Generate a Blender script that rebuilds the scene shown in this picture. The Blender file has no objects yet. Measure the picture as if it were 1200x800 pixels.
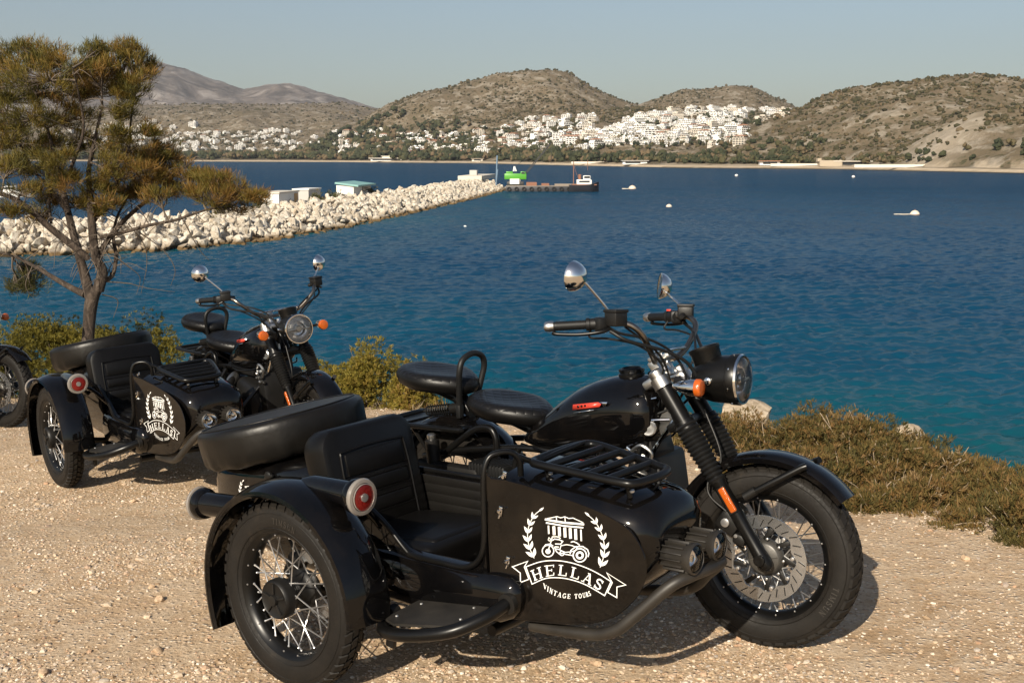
import bpy, bmesh, math, random
import numpy as np
from mathutils import Vector, Matrix, Euler
rad = math.radians
# ------------------------------------------------------------------ camera, sky, sun, exposure
CZ = 1.853                                   # camera height above the bike's rear wheel contact
FPX, HOR = 1350.0, 183.0                     # focal length in photo pixels, horizon row
PITCH = math.atan((400 - HOR) / FPX)
scn = bpy.context.scene
cam_d = bpy.data.cameras.new('camera'); cam = bpy.data.objects.new('camera', cam_d)
scn.collection.objects.link(cam); scn.camera = cam
cam.location = (0, 0, CZ); cam.rotation_euler = (math.pi / 2 - PITCH, 0, 0)
cam_d.sensor_width = 36; cam_d.lens = FPX / 1200 * 36
cam_d.clip_start = 0.05; cam_d.clip_end = 60000
SUN_EL, SUN_AZ = rad(31), rad(-156)          # azimuth measured clockwise from +Y (into the picture)
sd = Vector((math.sin(SUN_AZ) * math.cos(SUN_EL), math.cos(SUN_AZ) * math.cos(SUN_EL), math.sin(SUN_EL)))
w = bpy.data.worlds.new('World'); scn.world = w; w.use_nodes = True
nt = w.node_tree; bg = nt.nodes['Background']
sky = nt.nodes.new('ShaderNodeTexSky'); sky.sky_type = 'NISHITA'; sky.sun_disc = False
sky.sun_elevation = SUN_EL; sky.sun_rotation = SUN_AZ
sky.air_density = 1.0; sky.dust_density = 1.35; sky.ozone_density = 1.0; sky.altitude = 0
hs = nt.nodes.new('ShaderNodeHueSaturation'); hs.inputs['Saturation'].default_value = .98
nt.links.new(sky.outputs[0], hs.inputs['Color']); nt.links.new(hs.outputs[0], bg.inputs[0]); bg.inputs[1].default_value = 0.068
sl = bpy.data.lights.new('sun', 'SUN'); sun = bpy.data.objects.new('sun', sl)
scn.collection.objects.link(sun); sl.energy = 5.0; sl.angle = rad(0.5); sl.color = (1, .90, .745)
sun.rotation_euler = sd.to_track_quat('Z', 'Y').to_euler(); sun.location = (-10, -10, 20)
scn.view_settings.view_transform = 'Standard'; scn.view_settings.look = 'None'
scn.view_settings.exposure = 0.5; scn.view_settings.gamma = 1.0
scn.view_settings.use_curve_mapping = False

# ------------------------------------------------------------------ helpers
cp_, sp_ = math.cos(PITCH), math.sin(PITCH)
def ray(u, v):
    """direction through photo pixel (u, v) of the 1200x800 picture, y = 1"""
    a, b = (u - 600) / FPX, (400 - v) / FPX
    d = np.array([a, cp_ + b * sp_, -sp_ + b * cp_])
    return d / d[1]
def at(u, v, Y):
    d = ray(u, v) * Y; return Vector((d[0], d[1], d[2] + CZ))
def atz(u, v, z):
    d = ray(u, v); d = d * ((z - CZ) / d[2]); return Vector((d[0], d[1], z))
def link(o, parent=None):
    scn.collection.objects.link(o)
    if parent: o.parent = parent
    return o
def tag(o, label=None, cat=None, group=None, kind=None):
    if label: o['label'] = label
    if cat: o['category'] = cat
    if group: o['group'] = group
    if kind: o['kind'] = kind
    return o
def empty(name, loc=(0, 0, 0), parent=None):
    o = bpy.data.objects.new(name, None); o.location = loc; o.empty_display_size = .1
    return link(o, parent)
def children(o): return [c for c in scn.collection.objects if c.parent == o]
def copy_tree(o, parent=None):
    c = o.copy(); scn.collection.objects.link(c)
    if parent: c.parent = parent
    for ch in children(o): copy_tree(ch, c)
    return c

def smooth_path(pts, sub=6, closed=False):
    P = [Vector(p) for p in pts]; n = len(P)
    if n < 3: return P
    out = []
    rng = range(n) if closed else range(n - 1)
    for i in rng:
        p0 = P[(i - 1) % n] if (closed or i > 0) else P[0] * 2 - P[1]
        p1, p2 = P[i], P[(i + 1) % n]
        p3 = P[(i + 2) % n] if (closed or i + 2 < n) else P[-1] * 2 - P[-2]
        for k in range(sub):
            t = k / sub
            out.append(.5 * ((2 * p1) + (p2 - p0) * t + (2 * p0 - 5 * p1 + 4 * p2 - p3) * t * t + (3 * p1 - p0 - 3 * p2 + p3) * t ** 3))
    if not closed: out.append(P[-1])
    return out

class MB:
    """collects shapes and links them as ONE mesh object"""
    def __init__(s): s.v = []; s.f = []; s.m = []
    def add(s, vs, fs, mat=0):
        b = len(s.v); s.v += [tuple(v) for v in vs]
        for f in fs: s.f.append(tuple(b + i for i in f)); s.m.append(mat)
        return s
    def tube(s, pts, r, n=10, closed=False, sub=6, mat=0, cap=True):
        P = smooth_path(pts, sub, closed) if sub > 1 else [Vector(p) for p in pts]
        m = len(P)
        R = r if isinstance(r, (list, tuple)) else None
        def rr(i):
            if R is None: return r
            t = i / max(1, m - 1) * (len(R) - 1); a = min(int(t), len(R) - 2)
            return R[a] + (R[a + 1] - R[a]) * (t - a)
        T = []
        for i in range(m):
            a = P[(i - 1) % m] if (closed or i > 0) else P[i]
            b = P[(i + 1) % m] if (closed or i < m - 1) else P[i]
            t = (b - a); T.append(t.normalized() if t.length > 1e-9 else Vector((0, 0, 1)))
        u = T[0].orthogonal().normalized(); vs = []
        for i in range(m):
            u = (u - T[i] * u.dot(T[i])).normalized(); w_ = T[i].cross(u)
            for k in range(n):
                a = 2 * math.pi * k / n
                vs.append(P[i] + (u * math.cos(a) + w_ * math.sin(a)) * rr(i))
        fs = []
        for i in range(m if closed else m - 1):
            for k in range(n):
                fs.append((i * n + k, i * n + (k + 1) % n, ((i + 1) % m) * n + (k + 1) % n, ((i + 1) % m) * n + k))
        if cap and not closed: fs += [tuple(range(n - 1, -1, -1)), tuple((m - 1) * n + k for k in range(n))]
        return s.add(vs, fs, mat)
    def lathe(s, prof, o=(0, 0, 0), axis=(0, 1, 0), n=32, mat=0, closed=False, cap=True):
        """prof: list of (radius, height along axis)"""
        o = Vector(o); ax = Vector(axis).normalized(); u = ax.orthogonal().normalized(); w_ = ax.cross(u)
        m = len(prof); vs = []
        for r, h in prof:
            for k in range(n):
                a = 2 * math.pi * k / n; vs.append(o + ax * h + (u * math.cos(a) + w_ * math.sin(a)) * r)
        fs = []
        for i in range(m if closed else m - 1):
            j = (i + 1) % m
            for k in range(n): fs.append((i * n + k, i * n + (k + 1) % n, j * n + (k + 1) % n, j * n + k))
        if cap and not closed:
            if prof[0][0] > 1e-6: fs.append(tuple(range(n - 1, -1, -1)))
            if prof[-1][0] > 1e-6: fs.append(tuple((m - 1) * n + k for k in range(n)))
        return s.add(vs, fs, mat)
    def loft(s, rings, mat=0, cap=True, closed=True):
        n = len(rings[0]); vs = [p for r in rings for p in r]; fs = []
        for i in range(len(rings) - 1):
            for k in range(n if closed else n - 1):
                fs.append((i * n + k, i * n + (k + 1) % n, (i + 1) * n + (k + 1) % n, (i + 1) * n + k))
        if cap and closed: fs += [tuple(range(n - 1, -1, -1)), tuple((len(rings) - 1) * n + k for k in range(n))]
        return s.add(vs, fs, mat)
    def box(s, c, size, rot=None, bev=0.0, mat=0, seg=2):
        bm = bmesh.new(); bmesh.ops.create_cube(bm, size=1)
        for v in bm.verts: v.co = Vector((v.co.x * size[0], v.co.y * size[1], v.co.z * size[2]))
        if bev > 0: bmesh.ops.bevel(bm, geom=list(bm.edges), offset=bev, segments=seg, profile=.5, affect='EDGES')
        R = Euler(rot).to_matrix() if rot is not None and not isinstance(rot, Matrix) else (rot or Matrix.Identity(3))
        bm.verts.index_update(); c = Vector(c)
        s.add([R @ v.co + c for v in bm.verts], [[v.index for v in f.verts] for f in bm.faces], mat); bm.free(); return s
    def ell(s, c, r, rot=None, n=16, m=10, mat=0):
        c = Vector(c); R = Euler(rot).to_matrix() if rot is not None else Matrix.Identity(3)
        vs = []; fs = []
        for i in range(m + 1):
            th = math.pi * i / m
            for k in range(n):
                a = 2 * math.pi * k / n
                vs.append(c + R @ Vector((r[0] * math.sin(th) * math.cos(a), r[1] * math.sin(th) * math.sin(a), r[2] * math.cos(th))))
        for i in range(m):
            for k in range(n): fs.append((i * n + k, (i + 1) * n + k, (i + 1) * n + (k + 1) % n, i * n + (k + 1) % n))
        return s.add(vs, fs, mat)
    def prism(s, loop, d, mat=0):
        """closed planar loop of 3D points extruded along d"""
        d = Vector(d); n = len(loop); L = [Vector(p) for p in loop]
        vs = L + [p + d for p in L]
        fs = [tuple(range(n)), tuple(range(2 * n - 1, n - 1, -1))] + [(k, n + k, n + (k + 1) % n, (k + 1) % n) for k in range(n)]
        return s.add(vs, fs, mat)
    def build(s, name, mats, parent=None, sharp=40, loc=None, fix=True):
        me = bpy.data.meshes.new(name); me.from_pydata(s.v, [], s.f)
        mats = mats if isinstance(mats, (list, tuple)) else [mats]
        for m in mats: me.materials.append(m)
        me.polygons.foreach_set('material_index', s.m)
        if fix:
            bm = bmesh.new(); bm.from_mesh(me); bmesh.ops.remove_doubles(bm, verts=bm.verts, dist=1e-6)
            bmesh.ops.recalc_face_normals(bm, faces=bm.faces); bm.to_mesh(me); bm.free()
        me.polygons.foreach_set('use_smooth', [True] * len(me.polygons))
        if sharp: me.set_sharp_from_angle(angle=rad(sharp))
        o = bpy.data.objects.new(name, me)
        if loc is not None: o.location = loc
        return link(o, parent)

def np_mesh(name, V, F, mats, attrs=None, parent=None, smooth=False, mi=None):
    V = np.asarray(V, np.float32).reshape(-1, 3); F = np.asarray(F, np.int32); k = F.shape[1]
    me = bpy.data.meshes.new(name); me.vertices.add(len(V)); me.vertices.foreach_set('co', V.ravel())
    me.loops.add(F.size); me.loops.foreach_set('vertex_index', F.ravel())
    me.polygons.add(len(F)); me.polygons.foreach_set('loop_start', np.arange(0, F.size, k, dtype=np.int32))
    for m in (mats if isinstance(mats, (list, tuple)) else [mats]): me.materials.append(m)
    if mi is not None: me.polygons.foreach_set('material_index', np.asarray(mi, np.int32))
    me.update(calc_edges=True)
    me.polygons.foreach_set('use_smooth', np.full(len(F), smooth, bool))
    for an, (dom, val) in (attrs or {}).items():
        me.attributes.new(an, 'FLOAT', dom).data.foreach_set('value', np.asarray(val, np.float32))
    me.validate()
    return link(bpy.data.objects.new(name, me), parent)

# ---- materials
MATS = {}
class NT:
    def __init__(s, name):
        s.mat = bpy.data.materials.new(name); s.mat.use_nodes = True; s.t = s.mat.node_tree
        s.b = s.t.nodes['Principled BSDF']; s.out = s.t.nodes['Material Output']
    def n(s, typ, **kw):
        x = s.t.nodes.new(typ)
        for k, v in kw.items():
            if k.startswith('i_'):
                key = k[2:]; key = int(key) if key.isdigit() else key
                x.inputs[key].default_value = v
            else: setattr(x, k, v)
        return x
    def l(s, a, b): s.t.links.new(a, b)
    def obj(s, scale=1.0):
        c = s.n('ShaderNodeTexCoord'); m = s.n('ShaderNodeMapping')
        m.inputs['Scale'].default_value = (scale,) * 3 if not isinstance(scale, tuple) else scale
        s.l(c.outputs['Object'], m.inputs[0]); return m.outputs[0]
    def noise(s, vec, scale, detail=4, rough=.55, dist=0):
        x = s.n('ShaderNodeTexNoise'); x.inputs['Scale'].default_value = scale; x.inputs['Detail'].default_value = detail
        x.inputs['Roughness'].default_value = rough; x.inputs['Distortion'].default_value = dist
        s.l(vec, x.inputs['Vector']); return x.outputs['Fac']
    def ramp(s, fac, stops, interp='LINEAR'):
        r = s.n('ShaderNodeValToRGB'); r.color_ramp.interpolation = interp; e = r.color_ramp.elements
        while len(e) < len(stops): e.new(.5)
        for el, (p, c) in zip(e, stops): el.position = p; el.color = (*c, 1) if len(c) == 3 else c
        s.l(fac, r.inputs[0]); return r.outputs[0]
    def mix(s, fac, a, b, blend='MIX'):
        x = s.n('ShaderNodeMix', data_type='RGBA', blend_type=blend)
        for i, q in ((0, fac), (6, a), (7, b)):
            if hasattr(q, 'is_linked') or hasattr(q, 'links'): s.l(q, x.inputs[i])
            else: x.inputs[i].default_value = q if i == 0 else (*q, 1)
        return x.outputs[2]
    def math(s, op, a, b=None):
        x = s.n('ShaderNodeMath', operation=op)
        for i, q in ((0, a), (1, b)):
            if q is None: continue
            if hasattr(q, 'links'): s.l(q, x.inputs[i])
            else: x.inputs[i].default_value = q
        return x.outputs[0]
    def bump(s, h, strength=.3, dist=.01, prev=None):
        x = s.n('ShaderNodeBump'); x.inputs['Strength'].default_value = strength; x.inputs['Distance'].default_value = dist
        s.l(h, x.inputs['Height'])
        if prev is not None: s.l(prev, x.inputs['Normal'])
        return x.outputs[0]
    def set(s, col=None, rough=None, metal=None, normal=None, **kw):
        for k, v in (('Base Color', col), ('Roughness', rough), ('Metallic', metal), ('Normal', normal)):
            if v is None: continue
            if hasattr(v, 'links'): s.l(v, s.b.inputs[k])
            else: s.b.inputs[k].default_value = (*v, 1) if k == 'Base Color' else v
        for k, v in kw.items(): s.b.inputs[k.replace('_', ' ')].default_value = v
        return s.mat
def simple(name, col, rough=.5, metal=0.0, bump=None, var=0.0, **kw):
    """principled with a little object-space wear: colour variation and fine bump"""
    t = NT(name); v = t.obj()
    c = col
    if var:
        f = t.noise(v, 9, 5, .6); d = tuple(x * (1 - var) for x in col); b = tuple(min(1, x * (1 + var)) for x in col)
        c = t.ramp(f, [(.3, d), (.7, b)])
    nrm = None
    if bump: nrm = t.bump(t.noise(v, bump[0], 3, .6), bump[1], bump[2])
    t.set(c, rough, metal, nrm, **kw); MATS[name] = t.mat; return t.mat

def gloss_paint(name, col, dust):
    t = NT(name); v = t.obj()
    d = t.noise(v, 5, 6, .65); d2 = t.noise(v, 60, 3, .6)
    f = t.math('MULTIPLY', t.ramp(d, [(.45, (0, 0, 0)), (.8, (1, 1, 1))]), t.math('MULTIPLY', d2, dust))
    c = t.mix(f, col, (.14, .10, .065))
    r = t.math('ADD', t.math('MULTIPLY', f, 1.2), .045)
    t.set(c, r, 0.0, t.bump(t.noise(v, 9, 2, .5), .03, .004), Specular_IOR_Level=.42); return t.mat
PAINT = gloss_paint('black_paint', (.0022, .0021, .0023), .06)
PANEL = gloss_paint('black_panel_paint', (.003, .0026, .0024), .15)
SATIN = simple('satin_black_metal', (.0038, .0036, .0034), .32, 0, (70, .05, .002), .3, Specular_IOR_Level=.3)
CASTB = simple('black_cast_metal', (.009, .0083, .0075), .45, .2, (160, .15, .002), .35, Specular_IOR_Level=.4)
CHROME = simple('chrome', (.78, .77, .75), .06, 1.0)
STEEL = simple('bare_steel', (.44, .445, .45), .26, .9, (90, .06, .001), .2)
ALU = simple('cast_aluminium', (.52, .51, .49), .36, 1.0, (140, .1, .001), .15)
SPOKE = simple('spoke_steel', (.52, .51, .50), .32, .85)
LEATHER = simple('black_vinyl', (.0035, .0031, .0028), .38, 0, (220, .22, .0015), .2, Specular_IOR_Level=.25)
TYRECOVER = simple('spare_tyre_vinyl', (.0055, .0047, .0038), .40, 0, (26, .30, .004), .25, Specular_IOR_Level=.3)
RIBBED = simple('ribbed_vinyl', (.006, .0053, .0045), .5, 0, (260, .2, .001), .2, Specular_IOR_Level=.35)
RUBMAT = simple('rubber_grip', (.006, .006, .006), .5, 0, (120, .15, .002), Specular_IOR_Level=.35)
WHITEP = simple('white_print', (.80, .79, .76), .45)
AMBER = simple('amber_lens', (.55, .11, .012), .12, 0, (240, .5, .003), Transmission_Weight=.25, Coat_Weight=.6)
REDL = simple('red_lens', (.15, .007, .005), .2, 0, (160, .6, .004), .3, Coat_Weight=.3)
REDB = simple('red_badge', (.55, .05, .03), .25)
CLEAR = simple('clear_lens', (.95, .95, .95), .03, 0, Transmission_Weight=1.0, IOR=1.45)
MUDDY = simple('dusty_black_metal', (.017, .0145, .0115), .6, 0, (80, .2, .003), .5)
def glass_mat():
    t = NT('clear_glass'); tr = t.n('ShaderNodeBsdfTransparent'); gl = t.n('ShaderNodeBsdfGlossy'); gl.inputs['Roughness'].default_value = .02
    fr = t.n('ShaderNodeFresnel'); fr.inputs[0].default_value = 1.5; mx = t.n('ShaderNodeMixShader')
    t.l(fr.outputs[0], mx.inputs[0]); t.l(tr.outputs[0], mx.inputs[1]); t.l(gl.outputs[0], mx.inputs[2]); t.l(mx.outputs[0], t.out.inputs[0]); return t.mat
CLEAR = glass_mat(); GREYC = simple('grey_cast_hub', (.06, .056, .05), .4, .3, (160, .15, .002), .3)
BOWL = simple('lamp_bowl', (.86, .86, .86), .26, .75, (130, .5, .004))
def quilt_mat():
    t = NT('quilted_vinyl'); v = t.obj((1, 1, 1))
    sx = t.n('ShaderNodeSeparateXYZ'); t.l(v, sx.inputs[0])
    a = t.math('ADD', sx.outputs[0], sx.outputs[1]); b = t.math('SUBTRACT', sx.outputs[0], sx.outputs[1])
    fa = t.math('ABSOLUTE', t.math('SINE', t.math('MULTIPLY', a, 62))); fb = t.math('ABSOLUTE', t.math('SINE', t.math('MULTIPLY', b, 62)))
    h = t.math('POWER', t.math('MULTIPLY', fa, fb), .4)
    t.set((.0055, .005, .0048), .38, 0, t.bump(h, .35, .006), Specular_IOR_Level=.3); return t.mat
QUILT = quilt_mat()
def tyre_mat():
    t = NT('tyre_rubber'); v = t.obj()
    f = t.noise(v, 7, 6, .65); g = t.noise(v, 90, 3, .6)
    c = t.ramp(f, [(.35, (.007, .006, .005)), (.6, (.012, .010, .008)), (.82, (.042, .032, .022))])
    t.set(c, t.ramp(g, [(.3, (.5,) * 3), (.7, (.75,) * 3)]), 0, t.bump(g, .2, .002), Specular_IOR_Level=.25); return t.mat
TYRE = tyre_mat()
# ------------------------------------------------------------------ ground height and bike poses
def G(x, y):
    return -1.71 + .0455 * x - .0268 * y + np.interp(y, [5.4, 5.9, 6.4, 7.2, 8.2, 9.0, 10.0, 13, 16, 60], [0, -.02, -.060, -.086, -.045, -.085, -.175, -.40, -.6, -.6]) + CZ
WB, TR, LD, WR = 1.49, 1.22, .27, .335        # wheelbase, sidecar track, sidecar wheel lead, wheel radius
RAKE = rad(33); A0 = Vector((1.10, 0, .95)); AX = Vector((-math.sin(RAKE), 0, math.cos(RAKE)))
def pose(X, Y, h):
    """matrix of a bike whose three wheels stand on the ground"""
    f = Vector((math.cos(h), -math.sin(h))); l = Vector((math.sin(h), math.cos(h))); P = []
    for a, b in ((0, 0), (WB, 0), (LD, -TR)):
        q = Vector((X, Y)) + f * a + l * b; P.append(Vector((q.x, q.y, float(G(q.x, q.y)))))
    F = (P[1] - P[0]).normalized(); N = (P[2] - P[0]).cross(F).normalized()
    if N.z < 0: N = -N
    L = N.cross(F)
    return Matrix(((F.x, L.x, N.x, P[0].x), (F.y, L.y, N.y, P[0].y), (F.z, L.z, N.z, P[0].z), (0, 0, 0, 1)))
def steer(a): return Matrix.Translation(A0) @ Matrix.Rotation(a, 4, AX) @ Matrix.Translation(-A0)
POSE1 = pose(-.2016, 4.9652, .6762)

# ------------------------------------------------------------------ lettering and emblem drawn as thin strips on the side panel
def stroke_letter(ch):
    """(strokes [(polyline, width)], advance): slab-serif capitals on a unit-high grid"""
    S = .17; T = .075; q = .13
    def ser(x, y, w_=.15): return ([(x - w_, y), (x + w_, y)], T)
    def arc(cx, cy, rx, ry, a0, a1, n=14): return [(cx + rx * math.cos(rad(a0 + (a1 - a0) * i / n)), cy + ry * math.sin(rad(a0 + (a1 - a0) * i / n))) for i in range(n + 1)]
    e = T / 2
    if ch == 'H': return [([(.2, 0), (.2, 1)], S), ([(.7, 0), (.7, 1)], S), ([(.2, .5), (.7, .5)], T), ser(.2, e), ser(.2, 1 - e), ser(.7, e), ser(.7, 1 - e)], .9
    if ch == 'E': return [([(.2, 0), (.2, 1)], S), ([(.05, e), (.68, e)], T), ([(.05, 1 - e), (.66, 1 - e)], T), ([(.2, .5), (.5, .5)], T), ([(.65, 0), (.65, .26)], T), ([(.63, 1), (.63, .76)], T), ([(.5, .38), (.5, .62)], T)], .78
    if ch == 'L': return [([(.2, 0), (.2, 1)], S), ([(.05, e), (.66, e)], T), ([(.63, 0), (.63, .32)], T), ser(.2, 1 - e)], .74
    if ch == 'A': return [([(.45, 1), (.72, 0)], S), ([(.45, .97), (.15, 0)], T), ([(.26, .33), (.62, .33)], T), ser(.14, e, .13), ser(.73, e, .15), ([(.32, 1 - e), (.52, 1 - e)], T)], .9
    if ch == 'S': return [(arc(.37, .74, .24, .21, 30, 255, 14) + [(.48, .47)] + arc(.37, .26, .25, .21, 60, -150, 14), .14), ([(.6, 1), (.6, .72)], T), ([(.11, 0), (.11, .3)], T)], .76
    if ch == 'V': return [([(.17, 1), (.45, 0)], S), ([(.73, 1), (.47, 0)], T), ser(.15, 1 - e, .14), ser(.74, 1 - e, .12)], .88
    if ch == 'I': return [([(.2, 0), (.2, 1)], S), ser(.2, e), ser(.2, 1 - e)], .42
    if ch == 'N': return [([(.18, 0), (.18, 1)], T), ([(.72, 0), (.72, 1)], T), ([(.18, 1), (.72, 0)], S), ser(.18, e, .13), ser(.72, 1 - e, .13), ([(.03, 1 - e), (.2, 1 - e)], T)], .92
    if ch == 'T': return [([(.38, 0), (.38, 1)], S), ([(.04, 1 - e), (.72, 1 - e)], T), ([(.07, 1), (.07, .72)], T), ([(.69, 1), (.69, .72)], T), ser(.38, e)], .8
    if ch == 'G': return [(arc(.44, .5, .32, .45, 50, 335, 24), .14), ([(.72, .42), (.72, .08)], .14), ([(.5, .43), (.84, .43)], T), ([(.7, .98), (.7, .7)], T)], .92
    if ch == 'O': return [(arc(.44, .5, .32, .45, 0, 360, 28), .14)], .9
    if ch == 'U': return [([(.2, 1), (.2, .3)] + arc(.44, .3, .24, .26, 180, 360, 12), .13), ([(.68, .3), (.68, 1)], T), ser(.2, 1 - e), ser(.68, 1 - e, .12)], .88
    if ch == 'R': return [([(.2, 0), (.2, 1)], S), ([(.2, 1 - e)] + arc(.42, .74, .22, .225, 90, -90, 12) + [(.2, .5)], T * 1.3), ([(.42, .5), (.72, 0)], S), ser(.2, e), ser(.17, 1 - e), ser(.74, e, .12)], .88
    if ch == 'M': return [([(.16, 0), (.16, 1)], T), ([(.86, 0), (.86, 1)], S), ([(.16, 1), (.5, .1)], S), ([(.86, 1), (.5, .1)], T), ser(.16, e, .13), ser(.86, e), ([(.02, 1 - e), (.2, 1 - e)], T), ([(.8, 1 - e), (1.0, 1 - e)], T)], 1.06
    return [], .42
class Ink:
    """flat strips and patches in drawing units, placed on a surface by fn(x, y, lift)"""
    def __init__(s, fn): s.fn = fn; s.mb = MB(); s.k = 0
    def _z(s): s.k += 1; return .0015 + (s.k % 9) * .00012
    def patch(s, pts):
        z = s._z(); s.mb.add([s.fn(x, y, z) for x, y in pts], [tuple(range(len(pts)))])
    def line(s, pts, wd, closed=False):
        z = s._z(); P = [Vector(p) for p in pts]; n = len(P); L = []; Rr = []
        for i in range(n):
            a = P[i - 1] if (i > 0 or closed) else P[i]; b = P[(i + 1) % n] if (i < n - 1 or closed) else P[i]
            d1 = (P[i] - a); d2 = (b - P[i])
            d1 = d1.normalized() if d1.length > 1e-9 else d2.normalized(); d2 = d2.normalized() if d2.length > 1e-9 else d1
            nn = (Vector((-d1.y, d1.x)) + Vector((-d2.y, d2.x)))
            nn = nn.normalized() if nn.length > 1e-6 else Vector((-d1.y, d1.x))
            k = wd / 2 / max(.5, nn.dot(Vector((-d1.y, d1.x))))
            L.append(P[i] + nn * k); Rr.append(P[i] - nn * k)
        vs = [s.fn(p.x, p.y, z) for p in L] + [s.fn(p.x, p.y, z) for p in Rr]
        fs = [(i, (i + 1) % n, n + (i + 1) % n, n + i) for i in range(n if closed else n - 1)]
        s.mb.add(vs, fs)
    def text(s, txt, base, cap, track=.08):
        """letters between a base curve and a cap curve (lists of points)"""
        B = smooth_path([(*p, 0) for p in base], 8); C = smooth_path([(*p, 0) for p in cap], 8)
        def ev(Q, t):
            t = min(max(t, 0), 1) * (len(Q) - 1); i = min(int(t), len(Q) - 2); return Q[i].lerp(Q[i + 1], t - i)
        adv = [stroke_letter(c)[1] + track for c in txt]; tot = sum(adv); x0 = 0
        hgt = (ev(C, .5) - ev(B, .5)).length
        for c, a in zip(txt, adv):
            for pl, wd in stroke_letter(c)[0]:
                pts = []
                for (x, y) in pl:
                    t = (x0 + x) / tot; p = ev(B, t).lerp(ev(C, t), y); pts.append((p.x, p.y))
                if len(pts) == 2:  # keep straight strokes straight but follow the arc
                    m = ((pts[0][0] + pts[1][0]) / 2, (pts[0][1] + pts[1][1]) / 2); pts = [pts[0], m, pts[1]]
                s.line(pts, wd * hgt)
            x0 += a
    def leaf(s, x, y, ang, ln, wd):
        c, d = math.cos(ang), math.sin(ang); P = []
        for t, w_ in ((0, 0), (.2, .32), (.45, .5), (.7, .38), (1, 0), (.75, -.2), (.45, -.36), (.2, -.3)):
            a, b = t * ln, w_ * wd; P.append((x + a * c - b * d, y + a * d + b * c))
        s.patch(P)
    def circle(s, x, y, r, wd, n=28): s.line([(x + r * math.cos(2 * math.pi * i / n), y + r * math.sin(2 * math.pi * i / n)) for i in range(n)], wd, True)
    def disc(s, x, y, r, n=20): s.patch([(x + r * math.cos(2 * math.pi * i / n), y + r * math.sin(2 * math.pi * i / n)) for i in range(n)])
def draw_emblem(k):
    # winged temple front
    k.line([(318, 190), (360, 198), (410, 206), (460, 210), (502, 214)], 9)
    k.line([(323, 206), (410, 221), (498, 229)], 7)
    k.line([(327, 187), (352, 182), (375, 177), (392, 183), (412, 178), (430, 186), (450, 184), (472, 194), (498, 206)], 4)
    k.line([(412, 178), (414, 204)], 4); k.line([(372, 180), (374, 199)], 4)
    for i in range(7):
        x = 335 + i * 25.3; k.line([(x, 219 + i * 3.1), (x + 2, 258 + i * 5.6)], 13 if 0 < i < 6 else 7)
    # little outfit
    k.circle(333, 338, 27, 5); k.disc(333, 340, 12)
    k.circle(482, 358, 31, 6); k.circle(482, 358, 14, 10)
    k.line([(312, 322), (322, 308), (342, 305), (358, 314)], 4)
    k.line([(333, 338), (345, 300), (353, 272), (374, 271), (392, 279)], 4.5)
    k.line([(333, 287), (337, 275), (345, 283), (340, 292), (333, 287)], 3)
    k.line([(352, 290), (362, 282), (385, 285), (402, 293), (392, 306), (366, 305)], 5)
    k.line([(362, 318), (372, 340), (386, 352), (405, 348)], 4.5); k.circle(398, 349, 10, 4.5)
    k.line([(366, 318), (384, 320)], 5); k.line([(370, 328), (388, 331)], 5)
    k.line([(388, 333), (394, 313), (420, 308), (444, 312), (470, 322), (462, 335), (440, 342), (414, 344), (388, 333)], 4)
    k.line([(440, 297), (452, 293), (470, 301), (482, 312)], 5)
    k.line([(436, 352), (440, 335), (462, 318), (495, 317), (518, 332), (524, 350), (520, 366)], 5)
    k.line([(405, 352), (430, 356), (450, 360)], 4.5)
    # wreaths
    Lw = [(268, 372), (250, 332), (239, 290), (238, 245), (250, 205), (270, 170), (303, 142)]
    Rw = [(577, 415), (592, 370), (598, 325), (590, 275), (572, 230), (548, 195), (514, 165)]
    for S, sg in ((Lw, 1), (Rw, -1)):
        Q = smooth_path([(*p, 0) for p in S], 8); k.line([(p.x, p.y) for p in Q], 3.5)
        m = len(Q)
        for j in range(6):
            i = int(j / 6 * (m - 6)) + 1; t = (Q[i + 2] - Q[i]); a = math.atan2(t.y, t.x); z = 1 - j * .06
            k.leaf(Q[i].x, Q[i].y, a - .55, 46 * z, 19 * z); k.leaf(Q[i].x, Q[i].y, a + .55, 46 * z, 19 * z)
        k.leaf(Q[-4].x, Q[-4].y, math.atan2(Q[-1].y - Q[-4].y, Q[-1].x - Q[-4].x), 30, 12)
    # ribbon
    top = [(229, 412), (300, 388), (370, 383), (440, 393), (510, 416), (570, 445), (628, 481)]
    bot = [(258, 493), (320, 467), (380, 463), (440, 472), (500, 492), (550, 518), (598, 547)]
    sm = lambda P: [(p.x, p.y) for p in smooth_path([(*q, 0) for q in P], 6)]
    k.line(sm(top) + sm(bot)[::-1], 4.5, True)
    k.line([(222, 412), (238, 386), (166, 412), (203, 441), (204, 485), (244, 470)], 4.5)
    k.line([(634, 486), (608, 440), (697, 497), (656, 506), (655, 556), (612, 531)], 4.5)
    k.line([(222, 412), (244, 470)], 4.5); k.line([(634, 486), (612, 531)], 4.5)
    k.text('HELLAS', [(266, 480), (315, 461), (372, 451), (432, 459), (490, 479), (540, 504), (584, 530)],
           [(246, 433), (305, 409), (375, 402), (440, 410), (505, 433), (560, 459), (607, 489)], .14)
    k.text('VINTAGE TOURS', [(312, 510), (345, 537), (385, 554), (430, 561), (475, 560), (512, 554), (538, 545)],
           [(310, 487), (350, 514), (390, 532), (432, 539), (474, 538), (507, 532), (529, 524)], .16)
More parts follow.
